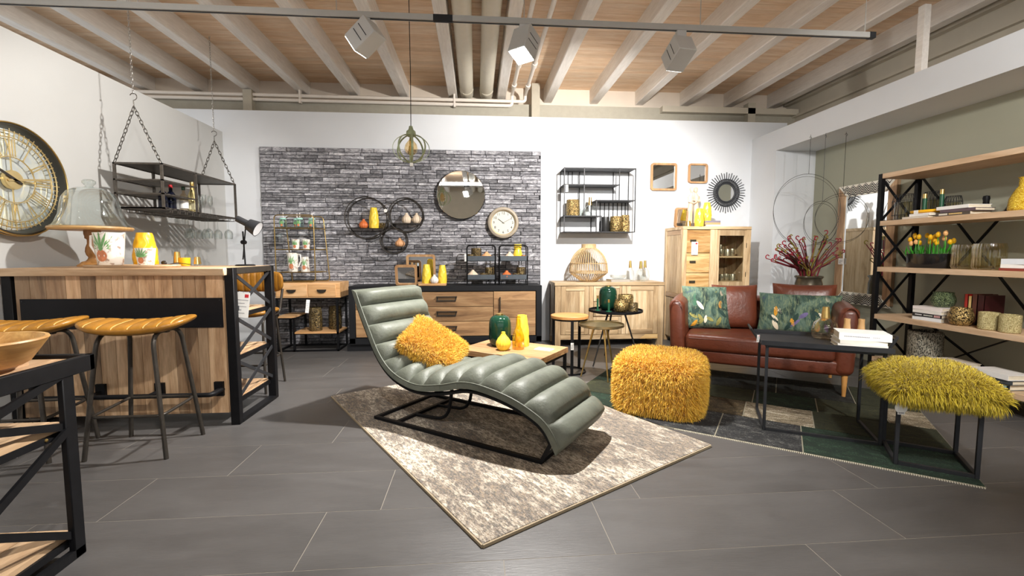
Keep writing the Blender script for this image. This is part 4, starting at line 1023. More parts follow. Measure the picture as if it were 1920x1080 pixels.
for a, b in zip(zz[:-1], zz[1:]):
    d = Pt(B1(x0+.06, 2.963, y0+.004, y0+.03, a+.003, b-.003), 'drawer', SH2, t, .002); c = a+(b-a)*.56 if b < 1.4 else 1.36
    Pt(B1(2.70, 2.775, y0-.01, y0+.005, c-.014, c+.014), 'pull', plain('dark_brass', (.10, .085, .06), .4, .7), d)
d = Pt(M().box(3.058, 3.088, y0, y0+.025, .10, 1.495).box(3.418, 3.445, y0, y0+.025, .10, 1.495).box(3.088, 3.418, y0, y0+.025, 1.425, 1.495).box(3.088, 3.418, y0, y0+.025, .76, .835).box(3.088, 3.418, y0, y0+.025, .10, .17), 'glass_door', SHEE, t)
Pt(B1(3.086, 3.42, y0+.01, y0+.013, .834, 1.426), 'pane', glass('cabinet_glass', (.93, .93, .9), .7), d); Pt(B1(3.088, 3.418, y0+.01, y0+.02, .17, .76), 'lower_panel', SHEE, d)
for z in (1.30, .93): Pt(B1(3.443, 3.449, y0-.004, y0+.004, z-.03, z+.03), 'hinge', DARK, d)
for z in (1.165, .842): Pt(B1(2.99, x1-.04, y0+.04, y1-.03, z-.022, z), 'inner_shelf', SHEEX, t)
for i, (x, z, r, h) in enumerate(((3.11, 1.165, .032, .085), (3.19, 1.165, .036, .09), (3.27, 1.165, .04, .09), (3.345, 1.165, .036, .095), (3.22, 1.165, .0, 0), (3.12, .842, .036, .085), (3.205, .842, .034, .085), (3.275, .842, .036, .09), (3.35, .842, .04, .088))):
    if r: votive((x, y0+.13+.02*(i % 2), z), r, h, 'silver gold candle glass on the '+('upper' if z > 1 else 'lower')+' shelf behind the cabinet glass', plain('mercury_glass', (.5, .47, .36), .25, .8, .25, 60), 'candle glasses in the cabinet '+('upper' if z > 1 else 'lower'))
votive((3.235, y0+.24, 1.165), .025, .15, 'tall silver candle glass at the back of the upper cabinet shelf', MATS['mercury_glass'])
price_tag((2.755, y0-.012, 1.345), 0, .085, .165, 'white price tag with red logo on the tall cabinet drawers', 0, .02)
framed_mirror(2.44, 2.655, zt, 1.80, 5.72, -.08, 'small wood framed mirror standing at the corner of the tall cabinet', .02, rotz=.25).location = (2.705, 5.88, zt)
t = T('figurine', 'pale carved wood figurine of an embracing couple on the cabinet', 'figurine', (2.80, 5.72, zt), 0)
Pt(B1(-.065, .065, -.05, .05, 0, .045), 'plinth', plain('dark_plinth', (.12, .10, .085), .5), t)
m = M()
for s in (-1, 1):
    xs = s*.032
    m.tube([(xs*1.15, 0, .04), (xs*1.1, 0, .12), (xs*1.3, 0, .22), (xs*1.1, 0, .30), (xs*1.25, 0, .38), (xs*.9, 0, .415), (xs*.75, 0, .435)], [.026, .024, .035, .028, .036, .02, .014], 12)
    m.ball((xs*.78, -.004, .468), (.025, .028, .036), 12, 8)
    m.tube([(xs*2.1, -.005, .39), (xs*2.2, -.02, .32), (xs*.4, -.042, .33 if s > 0 else .30), (-xs*.7, -.04, .345 if s > 0 else .315)], [.014, .013, .011, .009], 8)
    m.tube([(xs*1.9, -.012, .05), (xs*1.6, -.015, .2)], [.014, .02], 8)
    m.ball((xs*.9, .004, .485), (.026, .026, .026), 10, 6)
o = Pt(m, 'couple', wood('pale_carved_wood', '#ecd9c2', '#dcc0a2', 'Z', 1, .6, .03), t)
rm = o.modifiers.new('remesh', 'REMESH'); rm.mode = 'VOXEL'; rm.voxel_size = .0045; rm.use_smooth_shade = True
sm = o.modifiers.new('smooth', 'SMOOTH'); sm.iterations = 4; sm.factor = .5
vase_faceted((2.83, 5.61, zt), .225, .052, 'shorter yellow carved vase in front on the cabinet', YEL); book((3.03, 5.70, zt), .2, .15, .026, 0, '#efe4cf', 'cream book at the bottom of the pair on the cabinet'); book((3.02, 5.70, zt+.0263), .2, .15, .026, .04, '#c8a878', 'tan book on top of the cream book on the cabinet'); book((3.03, 5.70, zt+.0526), .19, .14, .024, -.05, '#8d8592', 'grey violet book topmost on the cabinet')
vase_faceted((2.975, 5.70, zt+.077), .235, .053, 'taller yellow carved vase standing on the books on the cabinet', YEL)
S1(M().lathe([(0, 0), (.03, 0), (.034, .005), (.03, .06), (.026, .07), (.024, .068), (.028, .01), (0, .006)], 18), 'tealight_cup', 'small gold tealight cup beside the figurine on the cabinet', 'tealight', GOLD, (2.70, 5.64, zt))
# wall mirrors
framed_mirror(2.385, 2.75, 2.06, 2.43, 6.148, 0, 'larger square wood framed mirror hung on the white wall', .026)
framed_mirror(2.915, 3.185, 2.165, 2.43, 6.148, 0, 'smaller square wood framed mirror hung on the white wall', .022)
t = T('sunburst_mirror', 'round mirror with black cane sunburst rays on the white wall', 'mirror', (3.47, 6.148, 2.04), 0)
BCANE = plain('black_cane', (.035, .037, .042), .5)
Pt(M().lathe([(0, -.012), (.125, -.012), (.125, -.002)], 40, ax='Y'), 'glass', MIRROR, t)
for R, w in ((.125, .009), (.142, .006), (.185, .006)): Pt(M().torus((0, -.02, 0), R, w, 'Y', 48), 'cane_ring', BCANE, t, smooth=60)
for k in range(44):
    a = 2*PI*k/44; L = .28 if k % 2 else .265; Pt(M().tube([(.125*math.cos(a), -.012, .125*math.sin(a)), (L*math.cos(a), -.012, L*math.sin(a))], .0048, 6), 'ray', BCANE, t, smooth=60)
m = M()
for k in range(44):
    a = 2*PI*(k+.5)/44; m.torus((.163*math.cos(a), -.026, .163*math.sin(a)), .02, .0035, 'Y', 10, 4)
Pt(m, 'loop_band', BCANE, t, smooth=60)

# ------------------------------------------------------------------ niche: pot, hoops, chevron mirror
t = T('floor_vase', 'tall dark bronze floor vase with dried branches beside the niche wall', 'vase', (3.87, 5.0, 0), 0)
BRZ = plain('bronze_glaze', (.10, .082, .055), .25, .5, .3, 3)
Pt(M().lathe([(.0, 0), (.11, 0), (.12, .02), (.135, .3), (.145, .6), (.14, .85), (.128, .895), (.135, .91), (.148, .925), (.142, .94), (.125, .935), (.12, .85), (.1, .1), (0, .06)], 36), 'pot', BRZ, t, smooth=50)
r = random.Random(5)
BR = [plain('dried_plum', '#7a2430', .6, 0, .3), plain('dried_red', '#962838', .55, 0, .2), plain('dried_olive', '#8a7a2c', .6, 0, .25), plain('dried_brown', '#4a3020', .65, 0, .3)]
for k in range(64):
    a = r.uniform(0, 2*PI); side = r.random()
    dx = (-1 if side < .72 else 1)*r.uniform(.02, .52 if side < .72 else .26); dy = r.uniform(-.25, .05); hz = 1.02+r.uniform(.06, .42)*(1-abs(dx)*.55)
    if dx < -.35: hz = r.uniform(1.08, 1.3)
    p0 = (.03*math.cos(a), .03*math.sin(a), .5); p1 = (dx*.2+.04*math.cos(a), dy*.2, .95); p2 = (dx*.65, dy*.7, .95+(hz-.95)*.7); p3 = (dx, dy, hz)
    pts = [tuple(q) for q in spline([p0, p1, p2, p3], 12)]
    st_ = Pt(M().tube(pts, [.0085]*7+[.0075, .0065, .006, .0055, .005], 5), 'branch', BR[k % 4 if k % 4 != 1 else 0], t, smooth=60)
    s = 1 if dx < 0 else -1; rr = r.uniform(.012, .022)
    cp = [(dx-s*rr*math.sin(q)*1.0, dy, hz+rr*(1-math.cos(q))) for q in np.linspace(0, 4.2, 9)]
    Pt(M().tube(cp, .0062, 5), 'curl', BR[1] if k % 3 else BR[2], st_, smooth=60)
WIRE = plain('black_wire', (.03, .03, .028), .45, .5)
for cx, y, cz, R, rot, lab in ((3.716, 4.88, 1.688, .398, 0, 'largest thin black wire hoop hanging in the niche'), (3.83, 4.80, 1.545, .232, .15, 'smallest thin black wire hoop hanging in the niche'), (4.0, 4.72, 1.59, .262, -.3, 'middle sized thin black wire hoop hanging nearest the chevron mirror')):
    t = T('wire_hoop', lab, 'hoop', (cx, y, cz), rot)
    Pt(M().torus((0, 0, 0), R, .0022, 'Y', 72, 5), 'hoop', WIRE, t, smooth=60)
    Pt(M().torus((0, .012, -.02), R*.985, .0016, 'Y', 72, 5), 'inner_hoop', WIRE, t, smooth=60)
    Pt(M().tube([(0, 0, R), (0, 0, 2.515-cz)], .0022, 5), 'string', WIRE, t)
    Pt(M().tube([(.012*math.sin(q), 0, 2.48-cz-.012*math.cos(q)) for q in np.linspace(0, 4.6, 10)], .002, 5), 'hook', WIRE, t)
t = T('chevron_mirror', 'large mirror with wood sides and black and white chevron ends', 'mirror', (4.34, 4.79, .62))
my0, my1, mz0, mz1 = 4.41, 5.17, .62, 1.985; xm0, xm1 = 4.325, 4.368
for a, b in ((my0, my0+.10), (my1-.10, my1)): Pt(B1(xm0, xm1, a, b, mz0+.02, mz1-.0), 'wood_side', ACA, t, .003)
CHW = plain('bone_inlay', '#f0ece0', .5); CHB = plain('black_inlay', (.02, .02, .022), .5)
for a, b in ((mz0, mz0+.13), (mz1-.13, mz1)):
    bd = Pt(M().prism([(my0+.0, b if b > 1.5 else a), (my1, b if b > 1.5 else a), (my1-.13, a if b > 1.5 else b), (my0+.13, a if b > 1.5 else b)], xm0-.003, xm0+.02, 'X'), 'chevron_band', CHW, t)
    n = 9; w = (my1-my0)/n
    for s in range(5):
        m = M(); q = .016; zz0 = a+.026*s
        for k in range(n):
            for h in range(2):
                ya = my0+w*(k+h*.5); yb = ya+w*.5; za, zb_ = (zz0, zz0+.05) if h == 0 else (zz0+.05, zz0)
                za, zb_ = za-.03, zb_-.03
                def cl(z): return min(max(z, a), b)
                if max(za, zb_)+q > a and min(za, zb_) < b:
                    inset = (b-(za+zb_)/2) if b > 1.5 else ((za+zb_)/2-a)
                    if my0+inset < ya and yb < my1-inset: m.add([(xm0-.0042, ya, cl(za)), (xm0-.0042, yb, cl(zb_)), (xm0-.0042, yb, cl(zb_+q)), (xm0-.0042, ya, cl(za+q))], [(0, 1, 2, 3)])
        if m.f: Pt(m, 'chevron_stripe', CHB, bd, smooth=0)
Pt(B1(xm0+.01, xm0+.016, my0+.09, my1-.09, mz0+.1, mz1-.1), 'glass', MIRROR, t)
price_tag((4.31, 5.06, 1.14), -1.2, .06, .07, 'white price tag on the wood side of the chevron mirror', 0, .03, False)

# ------------------------------------------------------------------ rugs
def rug1_mat():
    n = NT('abstract_rug'); v = n.vec((1, 2.2, 1), rnd=False); a = n.noise(v, 1.15, 3, .5); b = n.noise(v, 6, 6, .6, .75); d = n.noise(n.vec((1, 1, 1), rnd=False), 130, 2); e = n.noise(n.vec((1, 3, 1), rnd=False), 30, 5, .3, .8)
    c1 = n.ramp(e, [(.41, srgb('#4e453d')), (.485, srgb('#b3a084')), (.56, srgb('#e3dacb'))])
    c2 = n.ramp(e, [(.40, srgb('#2c2723')), (.5, srgb('#65574a')), (.62, srgb('#a08a6c'))])
    mx = n.mix(.55, a, b); f = n.ramp(mx, [(.46, (0, 0, 0)), (.55, (1, 1, 1))])
    c = n.mix(f, c2, c1); c = n.mix(.2, c, n.ramp(d, [(.3, (.2, .18, .15)), (.7, (.9, .88, .84))])); n.bump(d, .006); return n.set(c, .95)
u1 = Vector((1.23, -2.04, 0)).normalized(); L1, W1 = 2.38, 1.665
a1 = math.atan2(u1.y, u1.x)
t = T('abstract_rug', 'cream and brown abstract rug under the chaise longue', 'rug', (-1.21, 3.81, 0), a1)
Pt(B1(0, L1, 0, W1, 0, .016), 'pile', rug1_mat(), t, .004)
BIND = plain('rug_binding', '#a8987e', .9)
for q in ((0, L1, -.006, .003), (0, L1, W1-.003, W1+.006), (-.006, .003, 0, W1), (L1-.003, L1+.006, 0, W1)): Pt(B1(*q, 0, .013), 'binding', BIND, t)
def patch_mat(nm, c1, c2, c3):
    n = NT(nm); v = n.vec((1, 2.5, 1)); a = n.noise(v, 7, 5, .8, .8); d = n.noise(n.vec((1, 1, 1)), 160, 2)
    mx = n.mix(.4, a, d); c = n.ramp(mx, [(.38, srgb(c1)), (.54, srgb(c2)), (.64, srgb(c3))]); c = n.mix(n.ramp(n.noise(n.vec((1, 1.6, 1)), 55, 6, .5, .85), [(.56, (0, 0, 0)), (.68, (.85, .85, .85))]), c, srgb(c3)); n.bump(d, .004); return n.set(c, .95)
PM = dict(k=patch_mat('patch_black', '#0b0c0a', '#161814', '#54544c'), g=patch_mat('patch_green', '#0c1c13', '#14291b', '#3f5a46'), o=patch_mat('patch_olive', '#1a1e10', '#2a2d18', '#4a4a2c'), b=patch_mat('patch_brown', '#221a10', '#43361f', '#8d7c58'), w=patch_mat('patch_worn', '#3c3324', '#8d8068', '#d9d2c2'), c=patch_mat('patch_charcoal', '#121315', '#222324', '#7d7c78'))
ru = math.atan2(-.58, .815)
o0 = Vector((.815, -.58, 0))*-1.517+Vector((.58, .815, 0))*3.163
t = T('patchwork_rug', 'dark green and black patchwork rug under the tufted sofa', 'rug', o0, ru)
def rugcut(x0, x1, y0, y1, z0, z1):
    # keep the part of a rectangle that the cream rug does not cover (its edge line in this rug's frame)
    A_, B_ = Vector((1.495, 2.61, 0)), Vector((.265, 4.65, 0)); iv = Matrix.Rotation(-ru, 4, 'Z'); A_, B_ = iv @ (A_-o0), iv @ (B_-o0)
    side = lambda p: (B_.x-A_.x)*(p[1]-A_.y)-(B_.y-A_.y)*(p[0]-A_.x)
    poly = [(x0, y0), (x1, y0), (x1, y1), (x0, y1)]; out = []
    for i in range(4):
        p, q = poly[i], poly[(i+1) % 4]; a, b = side(p), side(q)
        if a <= 0: out.append(p)
        if a*b < 0: k = a/(a-b); out.append((p[0]+(q[0]-p[0])*k, p[1]+(q[1]-p[1])*k))
    return M().prism(out, z0, z1) if len(out) > 2 else None
Pt(rugcut(0, 2.45, 0, 1.82, 0, .006), 'backing', plain('rug_backing', '#8f8a78', .9), t)
rows = [(0, .49, [(0, .65, 'g'), (.65, 1.17, 'c'), (1.17, 1.66, 'c'), (1.66, 2.45, 'g')]), (.49, .88, [(0, .9, 'o'), (.9, 1.3, 'b'), (1.3, 1.74, 'w'), (1.74, 2.45, 'o')]),
        (.88, 1.26, [(0, .8, 'g'), (.8, 1.34, 'o'), (1.34, 1.78, 'g'), (1.78, 2.2, 'o'), (2.2, 2.45, 'w')]), (1.26, 1.82, [(0, .9, 'k'), (.9, 1.5, 'k'), (1.5, 2.05, 'k'), (2.05, 2.45, 'o')])]
for a, b, ps in rows:
    for c, d, k in ps:
        m = rugcut(c+.004, d-.004, a+.004, b-.004, .004, .009)
        if m: Pt(m, 'patch', PM[k], t)
m = M()
for k in range(90, 240): x = 2.45*k/240; m.box(x, x+.005, -.012, .002, 0, .005)
o = Pt(m, 'fringe_stitch', plain('stitch', '#c9c2b0', .9), t, kind='stuff')

# ------------------------------------------------------------------ fur
def fur(surf, n, L, mt, parent, seed=1, droop=.5, curl=.35, w=.0022, name='fur', lay=None):
    """surf: list of (point, normal); strands are tapered bent blades"""
    rg = np.random.default_rng(seed); P = np.array([s[0] for s in surf]); N = np.array([s[1] for s in surf])
    idx = rg.integers(0, len(P), n); p = P[idx]; nn = N[idx]+rg.normal(0, .32, (n, 3))
    if lay is not None: nn = nn+np.array(lay)
    nn /= np.linalg.norm(nn, axis=1)[:, None]; ln = L*rg.uniform(.55, 1.1, n)[:, None]
    g = np.array([0, 0, -1.]); c = rg.normal(0, 1, (n, 3))*curl
    p1 = p+nn*ln*.4+c*ln*.08; d2 = nn+g*droop*.7+c*.4; d2 /= np.linalg.norm(d2, axis=1)[:, None]; p2 = p1+d2*ln*.35
    d3 = nn*.6+g*droop*1.3-c*.5; d3 /= np.linalg.norm(d3, axis=1)[:, None]; p3 = p2+d3*ln*.3
    sd = np.cross(nn, rg.normal(0, 1, (n, 3))); sd /= np.linalg.norm(sd, axis=1)[:, None]; sd *= w*rg.uniform(.7, 1.4, n)[:, None]
    v = np.stack([p-sd, p+sd, p1-sd, p1+sd, p2-sd*.7, p2+sd*.7, p3], 1).reshape(-1, 3); b = np.arange(n)[:, None]*7
    q = np.concatenate([b+np.array([[0, 1, 3, 2]]), b+np.array([[2, 3, 5, 4]])], 0).astype(np.int32); tr = (b+np.array([[4, 5, 6]])).astype(np.int32)
    me = bpy.data.meshes.new(name); me.vertices.add(len(v)); me.vertices.foreach_set('co', v.astype(np.float32).ravel())
    loops = np.concatenate([q.ravel(), tr.ravel()]); me.loops.add(len(loops)); me.loops.foreach_set('vertex_index', loops)
    st_ = np.concatenate([np.arange(len(q))*4, len(q)*4+np.arange(len(tr))*3]).astype(np.int32); me.polygons.add(len(st_)); me.polygons.foreach_set('loop_start', st_)
    me.update(calc_edges=True); me.validate(); me.polygons.foreach_set('use_smooth', [True]*len(me.polygons))
    o = link(name, me, mt, parent); o['kind'] = 'stuff'; return o
def fur_mat(nm, a, b, c):
    n = NT(nm); ge = n.n('NewGeometry'); col = n.ramp(ge.outputs['Random Per Island'], [(.0, srgb(a)), (.5, srgb(b)), (1, srgb(c))]); f = n.noise(n.vec(rnd=False), 9, 3)
    col = n.mix(.25, col, n.ramp(f, [(.35, srgb(a)), (.65, srgb(c))])); n.set(col, .55); n.b.inputs['Sheen Weight'].default_value = .3; return n.m
FURO = fur_mat('mustard_fur', '#cb8e0a', '#e9b01a', '#fbd85a'); FURY = fur_mat('chartreuse_fur', '#a08806', '#ccb012', '#e8d340')
def sample(m):
    out = []
    for f in m.f:
        p = [Vector(m.v[i]) for i in f]
        n = (p[2]-p[0]).cross(p[-1]-p[1]) if len(p) == 4 else (p[1]-p[0]).cross(p[2]-p[0])
        A = n.length
        if A < 1e-10: continue
        n = n/A; k = max(1, int(A*2.2e4))
        for _ in range(k):
            a, b = RNG.random(), RNG.random()
            q = (p[0]*(1-a)+p[1]*a)*(1-b)+(p[3]*(1-a)+p[2]*a)*b if len(p) == 4 else p[0]+(p[1]-p[0])*a*.5+(p[2]-p[0])*b*.5
            out.append((tuple(q), tuple(n)))
    return out
def pillow(w, h, th, nx=25, ny=25, pinch=.06):
    def side(s):
        def fn(i, j):
            u, v = 2*i-1, 2*j-1; e = max(0, (1-u**4))*max(0, (1-v**4)); k = 1-pinch*(u*u+v*v-u*u*v*v*1.6)+pinch*.6*(u*u*v*v)
            return (w/2*u*(1-pinch*(1-abs(u))*0-pinch*(1-v*v)*abs(u)), h/2*v*(1-pinch*(1-u*u)*abs(v)), s*th/2*e**.5)
        return fn
    m = M(); m.grid(side(1), nx, ny); k = len(m.f); m2 = M().grid(side(-1), nx, ny); m.add(m2.v, [tuple(reversed(f)) for f in m2.f]); return m

# pouf
t = T('fur_pouf', 'shaggy mustard yellow fur pouf on the patchwork rug', 'pouf', (1.43, 3.38, .01), -.55)
def se(th, p=4.5): c, s = math.cos(th), math.sin(th); return 1/(abs(c)**p+abs(s)**p)**(1/p)
pr = [(.28, 0), (.295, .03), (.3, .12), (.3, .3), (.285, .36), (.25, .385), (.13, .395), (.001, .397)]
pr = [tuple(q) for q in spline(pr, 20)]
m = M().grid(lambda i, j: ((lambda r, z, a: (r*se(a)*math.cos(a), r*se(a)*math.sin(a), z))(pr[round(i*19)][0], pr[round(i*19)][1], 2*PI*j)), 20, 40, wrapv=True); m.f = [tuple(reversed(f)) for f in m.f]
Pt(m, 'body', plain('mustard_hide', '#c98a14', .8), t, smooth=60)
fur(sample(m), 46000, .06, FURO, t, 2, .5, .55, .0015)

# ------------------------------------------------------------------ chaise longue
cr = math.atan2(-.5882, .8087)
t = T('chaise_longue', 'wavy sage green channelled leather chaise longue on black steel frame', 'chaise longue', (-.74, 3.24, .016), cr)
rail = [(-.175, .80), (-.095, .645), (.01, .46), (.124, .342), (.267, .275), (.437, .252), (.644, .285), (.80, .325), (.936, .326), (1.127, .292), (1.27, .238), (1.356, .18), (1.405, .105)]
cush = [(-.225, .91)]+rail[:-1]+[(1.425, .06)]
N_ = 14; cc = spline(cush, N_*12+1); Wd = .64
def nrm(c, i):
    a, b = c[max(i-1, 0)], c[min(i+1, len(c)-1)]; d = (b-a)/np.linalg.norm(b-a); return np.array([-d[1], d[0]])
m = M(); rings = []; nw = 15
for i in range(len(cc)):
    ph = (i % 12)/12; bul = abs(math.sin(PI*ph))**.55; nn = nrm(cc, i); base = cc[i]+nn*.022; end = min(i, len(cc)-1-i)
    ec = min(1, (end/5)**.5) if end < 5 else 1; ring = []
    for k in range(nw):           # underside
        ring.append((base[0], Wd*k/(nw-1), base[1]))
    for k in range(nw-1, -1, -1):  # top, wrinkling down to the seam at both edges
        w = k/(nw-1); e = (1-abs(2*w-1)**5)**.5; hgt = (.045+(.018+.066*bul)*e)*ec; out = .018*(1-e)*0
        q = base+nn*hgt; ring.append((q[0], Wd*w, q[1]))
    rings.append(ring)
nr = 2*nw
for ring in rings: m.v += ring
for i in range(len(rings)-1):
    for j in range(nr): m.f.append((i*nr+j, i*nr+(j+1) % nr, (i+1)*nr+(j+1) % nr, (i+1)*nr+j))
m.f += [tuple(range(nr-1, -1, -1)), tuple(range((len(rings)-1)*nr, len(rings)*nr))]
m.f = [tuple(reversed(f)) for f in m.f]
cu = Pt(m, 'cushion', SAGE, t, smooth=60)
for w in (-.002, Wd+.002): Pt(M().tube([(c[0]+nrm(cc, i)[0]*.064, w, c[1]+nrm(cc, i)[1]*.064) for i, c in list(enumerate(cc))[3:-3:2]], .0042, 6), 'piping', SAGE, cu, smooth=60)
rc = spline(rail, 60)
for w in (.03, Wd-.03): Pt(M().tube([(c[0], w, c[1]) for c in rc], .013, 8), 'side_rail', BLACK, t, smooth=60)
for i in (1, 14, 30, 45, 57): Pt(M().tube([(rc[i][0], .03, rc[i][1]), (rc[i][0], Wd-.03, rc[i][1])], .01, 8), 'cross_bar', BLACK, t)
bs = Pt(B1(0, 1.36, 0, .026, 0, .022), 'base_bar', BLACK, t, .002); Pt(B1(0, 1.36, .604, .63, 0, .022), 'base_bar', BLACK, t, .002)
for x in (0, .2, 1.334): Pt(B1(x, x+.026, .02, .61, 0, .022), 'base_crossbar', BLACK, t, .002)
for w in (.013, .617): Pt(M().bar((1.347, w, .01), (1.40, .03 if w < .3 else Wd-.03, .12), .022), 'end_leg', BLACK, t)
for w in (.2, .44): Pt(M().tube(fillet([(.22, w, .012), (.52, w, .03), (.56, w, .27)], .16, 8), .012, 8), 'curved_support', BLACK, t, smooth=60)
t = T('fur_cushion', 'long haired mustard yellow fur cushion lying on the chaise', 'cushion', (-.32, 3.40, .445), cr)
m = pillow(.44, .42, .12, 21, 21); PM_ = Matrix.Translation((0, 0, .06)) @ Matrix.Rotation(math.radians(38), 4, 'Y') @ Matrix.Rotation(math.radians(28), 4, 'Z')
m.move(PM_)
Pt(m, 'cover', MATS['mustard_hide'], t, smooth=60); fur(sample(m), 30000, .055, FURO, t, 3, .35, .35, .0013)

# ------------------------------------------------------------------ coffee table and things on it
ct = math.atan2(-.575, .818)
t = T('coffee_table', 'low coffee table with wood top and black metal legs behind the chaise', 'coffee table', (-.172, 3.872, 0), ct)
tp = Pt(B1(0, .793, 0, .56, .335, .352), 'top_base', OAK, t)
for k in range(2): Pt(B1(.3965*k+.001, .3965*(k+1)-.001, 0, .56, .352, .38), 'plank', OAK, tp, .002)
Pt(M().box(.01, .783, .01, .03, .31, .336).box(.01, .783, .53, .55, .31, .336).box(.01, .03, .01, .55, .31, .336).box(.763, .783, .01, .55, .31, .336), 'frame', BLACK, t)
for x in (.022, .771):
    for y in (.022, .538): Pt(B1(x-.012, x+.012, y-.012, y+.012, 0 if x > .5 and y > .3 else .0165, .32), 'leg', BLACK, t)
def green_vase(loc, r, h, label):
    t = T('green_vase', label, 'vase', loc, 0)
    P_ = [(0, 0), (r*.55, 0), (r*.8, h*.05), (r*.97, h*.2), (r, h*.5), (r*.97, h*.75), (r*.8, h*.9), (r*.4, h*.97)]
    Pt(M().lathe([tuple(q) for q in spline(P_, 24)], 36), 'body', GREENG, t, smooth=60); Pt(M().lathe([(r*.34, h*.95), (r*.32, h), (r*.36, h*1.01), (r*.25, h), (0, h*.97)], 24), 'gold_rim', GOLD, t)
    return t
zc = .381
green_vase((.205, 3.97, zc), .098, .285, 'large bottle green vase with gold rim on the coffee table')
bulb_vase((.225, 3.80, zc), .062, .155, 'small round yellow ribbed vase on the coffee table', YEL, rib=16)
vase_faceted((.40, 3.96, zc), .275, .058, 'tall yellow carved vase behind the amber bottle on the coffee table', YEL)
S1(M().lathe([(0, .004), (.045, 0), (.052, .01), (.052, .11), (.035, .16), (.02, .2), (.018, .27), (.023, .275), (.02, .28), (.016, .275)], 28), 'amber_bottle', 'amber yellow glass bottle on the coffee table', 'bottle', AMBER, (.355, 3.83, zc), smooth=50)
def sheet(loc, rz, w, h, label):
    t = T('price_sheet', label, 'price sheet', loc, rz)
    Pt(B1(-w/2, w/2, -h/2, h/2, 0, .0015), 'card', PAPER, t); Pt(B1(w*.2, w*.42, h*.2, h*.4, .0015, .002), 'red_logo', RED, t)
    for k in range(4): Pt(B1(-w*.42, w*(.1-.06*k), h*(.28-.17*k)-.002, h*(.28-.17*k)+.002, .0015, .002), 'print_line', INK, t)
sheet((.575, 3.80, zc), ct, .15, .10, 'white price sheet lying on the coffee table')

# ------------------------------------------------------------------ three side tables
t = T('wood_side_table', 'round wood topped side table on three flat black legs', 'side table', (.93, 4.48, 0))
for r_, a, b in ((.19, .55, .58),): Pt(M().lathe([(r_-.004, a), (r_, a+.004), (r_, b-.004), (r_-.004, b), (0, b)], 48, (.937, 4.49, 0)), 'top', wood('round_acacia', '#d9a964', '#b9824a', 'X', .8, .5), t)
Pt(M().lathe([(.182, .535), (.182, .55), (.15, .55)], 40, (.937, 4.49, 0)), 'rim', BLACK, t)
for x, y in ((.793, 4.60), (.927, 4.31), (1.065, 4.60)): Pt(B1(x-.014, x+.014, y-.006, y+.006, .005, .54), 'leg', BLACK, t)
Pt(M().torus((.935, 4.49, .008), .165, .008, 'Z', 40), 'floor_ring', BLACK, t)
price_tag((.927, 4.30, .33), 0, .03, .07, 'small tag on the leg of the wood topped side table', 0, 0, False)
def tray_table(c, r, z, feet, mt, legm, label, name):
    t = T(name, label, 'side table', (c[0], c[1], 0))
    Pt(M().lathe([(0, z-.014), (r*.9, z-.014), (r, z-.006), (r, z+.016), (r-.006, z+.016), (r-.006, z), (0, z)], 56, (c[0], c[1], 0)), 'tray_top', mt, t, smooth=30)
    for x, y in feet: Pt(M().tube([(c[0]+(x-c[0])*.35, c[1]+(y-c[1])*.35, z-.012), (x, y, .010 if x*.815-y*.58 > -1.52 and x*.58+y*.815 < 4.98 else .001)], [.011, .0065], 10), 'leg', legm, t, smooth=60)
tray_table((1.19, 4.22), .215, .515, ((1.011, 4.284), (1.207, 4.03), (1.36, 4.34)), plain('aged_brass', (.30, .24, .13), .35, .8, .2), GOLD, 'low round brass tray table with gold legs', 'brass_tray_table')
tray_table((1.52, 4.84), .292, .572, ((1.23, 4.66), (1.76, 4.70), (1.50, 5.16)), BLACK, plain('black_lacquer_leg', (.02, .02, .02), .25), 'black round tray table holding the green vase and mosaic lanterns', 'black_tray_table')
zk = .5725
green_vase((1.46, 4.93, zk), .098, .27, 'bottle green vase with gold rim on the black tray table')
for x, y, h, lab in ((1.325, 4.86, .155, 'taller thin green candlestick on the black tray table'), (1.42, 4.76, .12, 'shorter thin green candlestick on the black tray table')):
    t = T('candlestick', lab, 'candlestick', (x, y, zk), 0); Pt(M().lathe([(.032, 0), (.032, .006), (.012, .01), (.0115, h), (0, h)], 18), 'stem', plain('green_enamel', (.015, .09, .045), .3), t); Pt(M().lathe([(.0125, h-.02), (.0125, h+.012), (.009, h+.012), (0, h)], 16), 'gold_tip', GOLD, t)
votive((1.545, 4.74, zk), .075, .135, 'round gold mosaic lantern on the black tray table', MOSG, kind='ball')
votive((1.66, 4.93, zk), .085, .17, 'tall gold mosaic lantern at the back of the black tray table', MOSG, kind='round')
votive((1.69, 4.76, zk), .05, .095, 'dark bronze candle glass with tag on the black tray table', MOSD)
# ------------------------------------------------------------------ sofa
SO = Vector((1.835, 4.14, 0)); sr = math.atan2(-.517, .856); SL_, SD = 1.442, .80
t = T('leather_sofa', 'cognac brown leather two seat sofa with tufted back', 'sofa', SO+Vector((0, 0, .009)), sr)
def rbox(x0, x1, y0, y1, z0, z1, r, n=4):
    """box with rounded edges: superellipsoid-like grid"""
    m = M(); cx, cy, cz = (x0+x1)/2, (y0+y1)/2, (z0+z1)/2; hx, hy, hz = (x1-x0)/2-r, (y1-y0)/2-r, (z1-z0)/2-r
    def fn(i, j):
        th = (i-.5)*PI; ph = j*2*PI; c = math.cos(th)
        d = Vector((c*math.cos(ph), c*math.sin(ph), math.sin(th)))
        sg = lambda v: 1 if v > 1e-6 else -1 if v < -1e-6 else 0
        return (cx+sg(d.x)*hx+d.x*r, cy+sg(d.y)*hy+d.y*r, cz+(hz if d.z > 0 else -hz)+d.z*r)
    m.grid(fn, 18, 24, wrapv=True); m.f = [f for f in m.f]
    return m
Pt(rbox(.05, SL_-.05, .015, SD-.05, .175, .30, .03), 'base', BROWN, t, smooth=60)
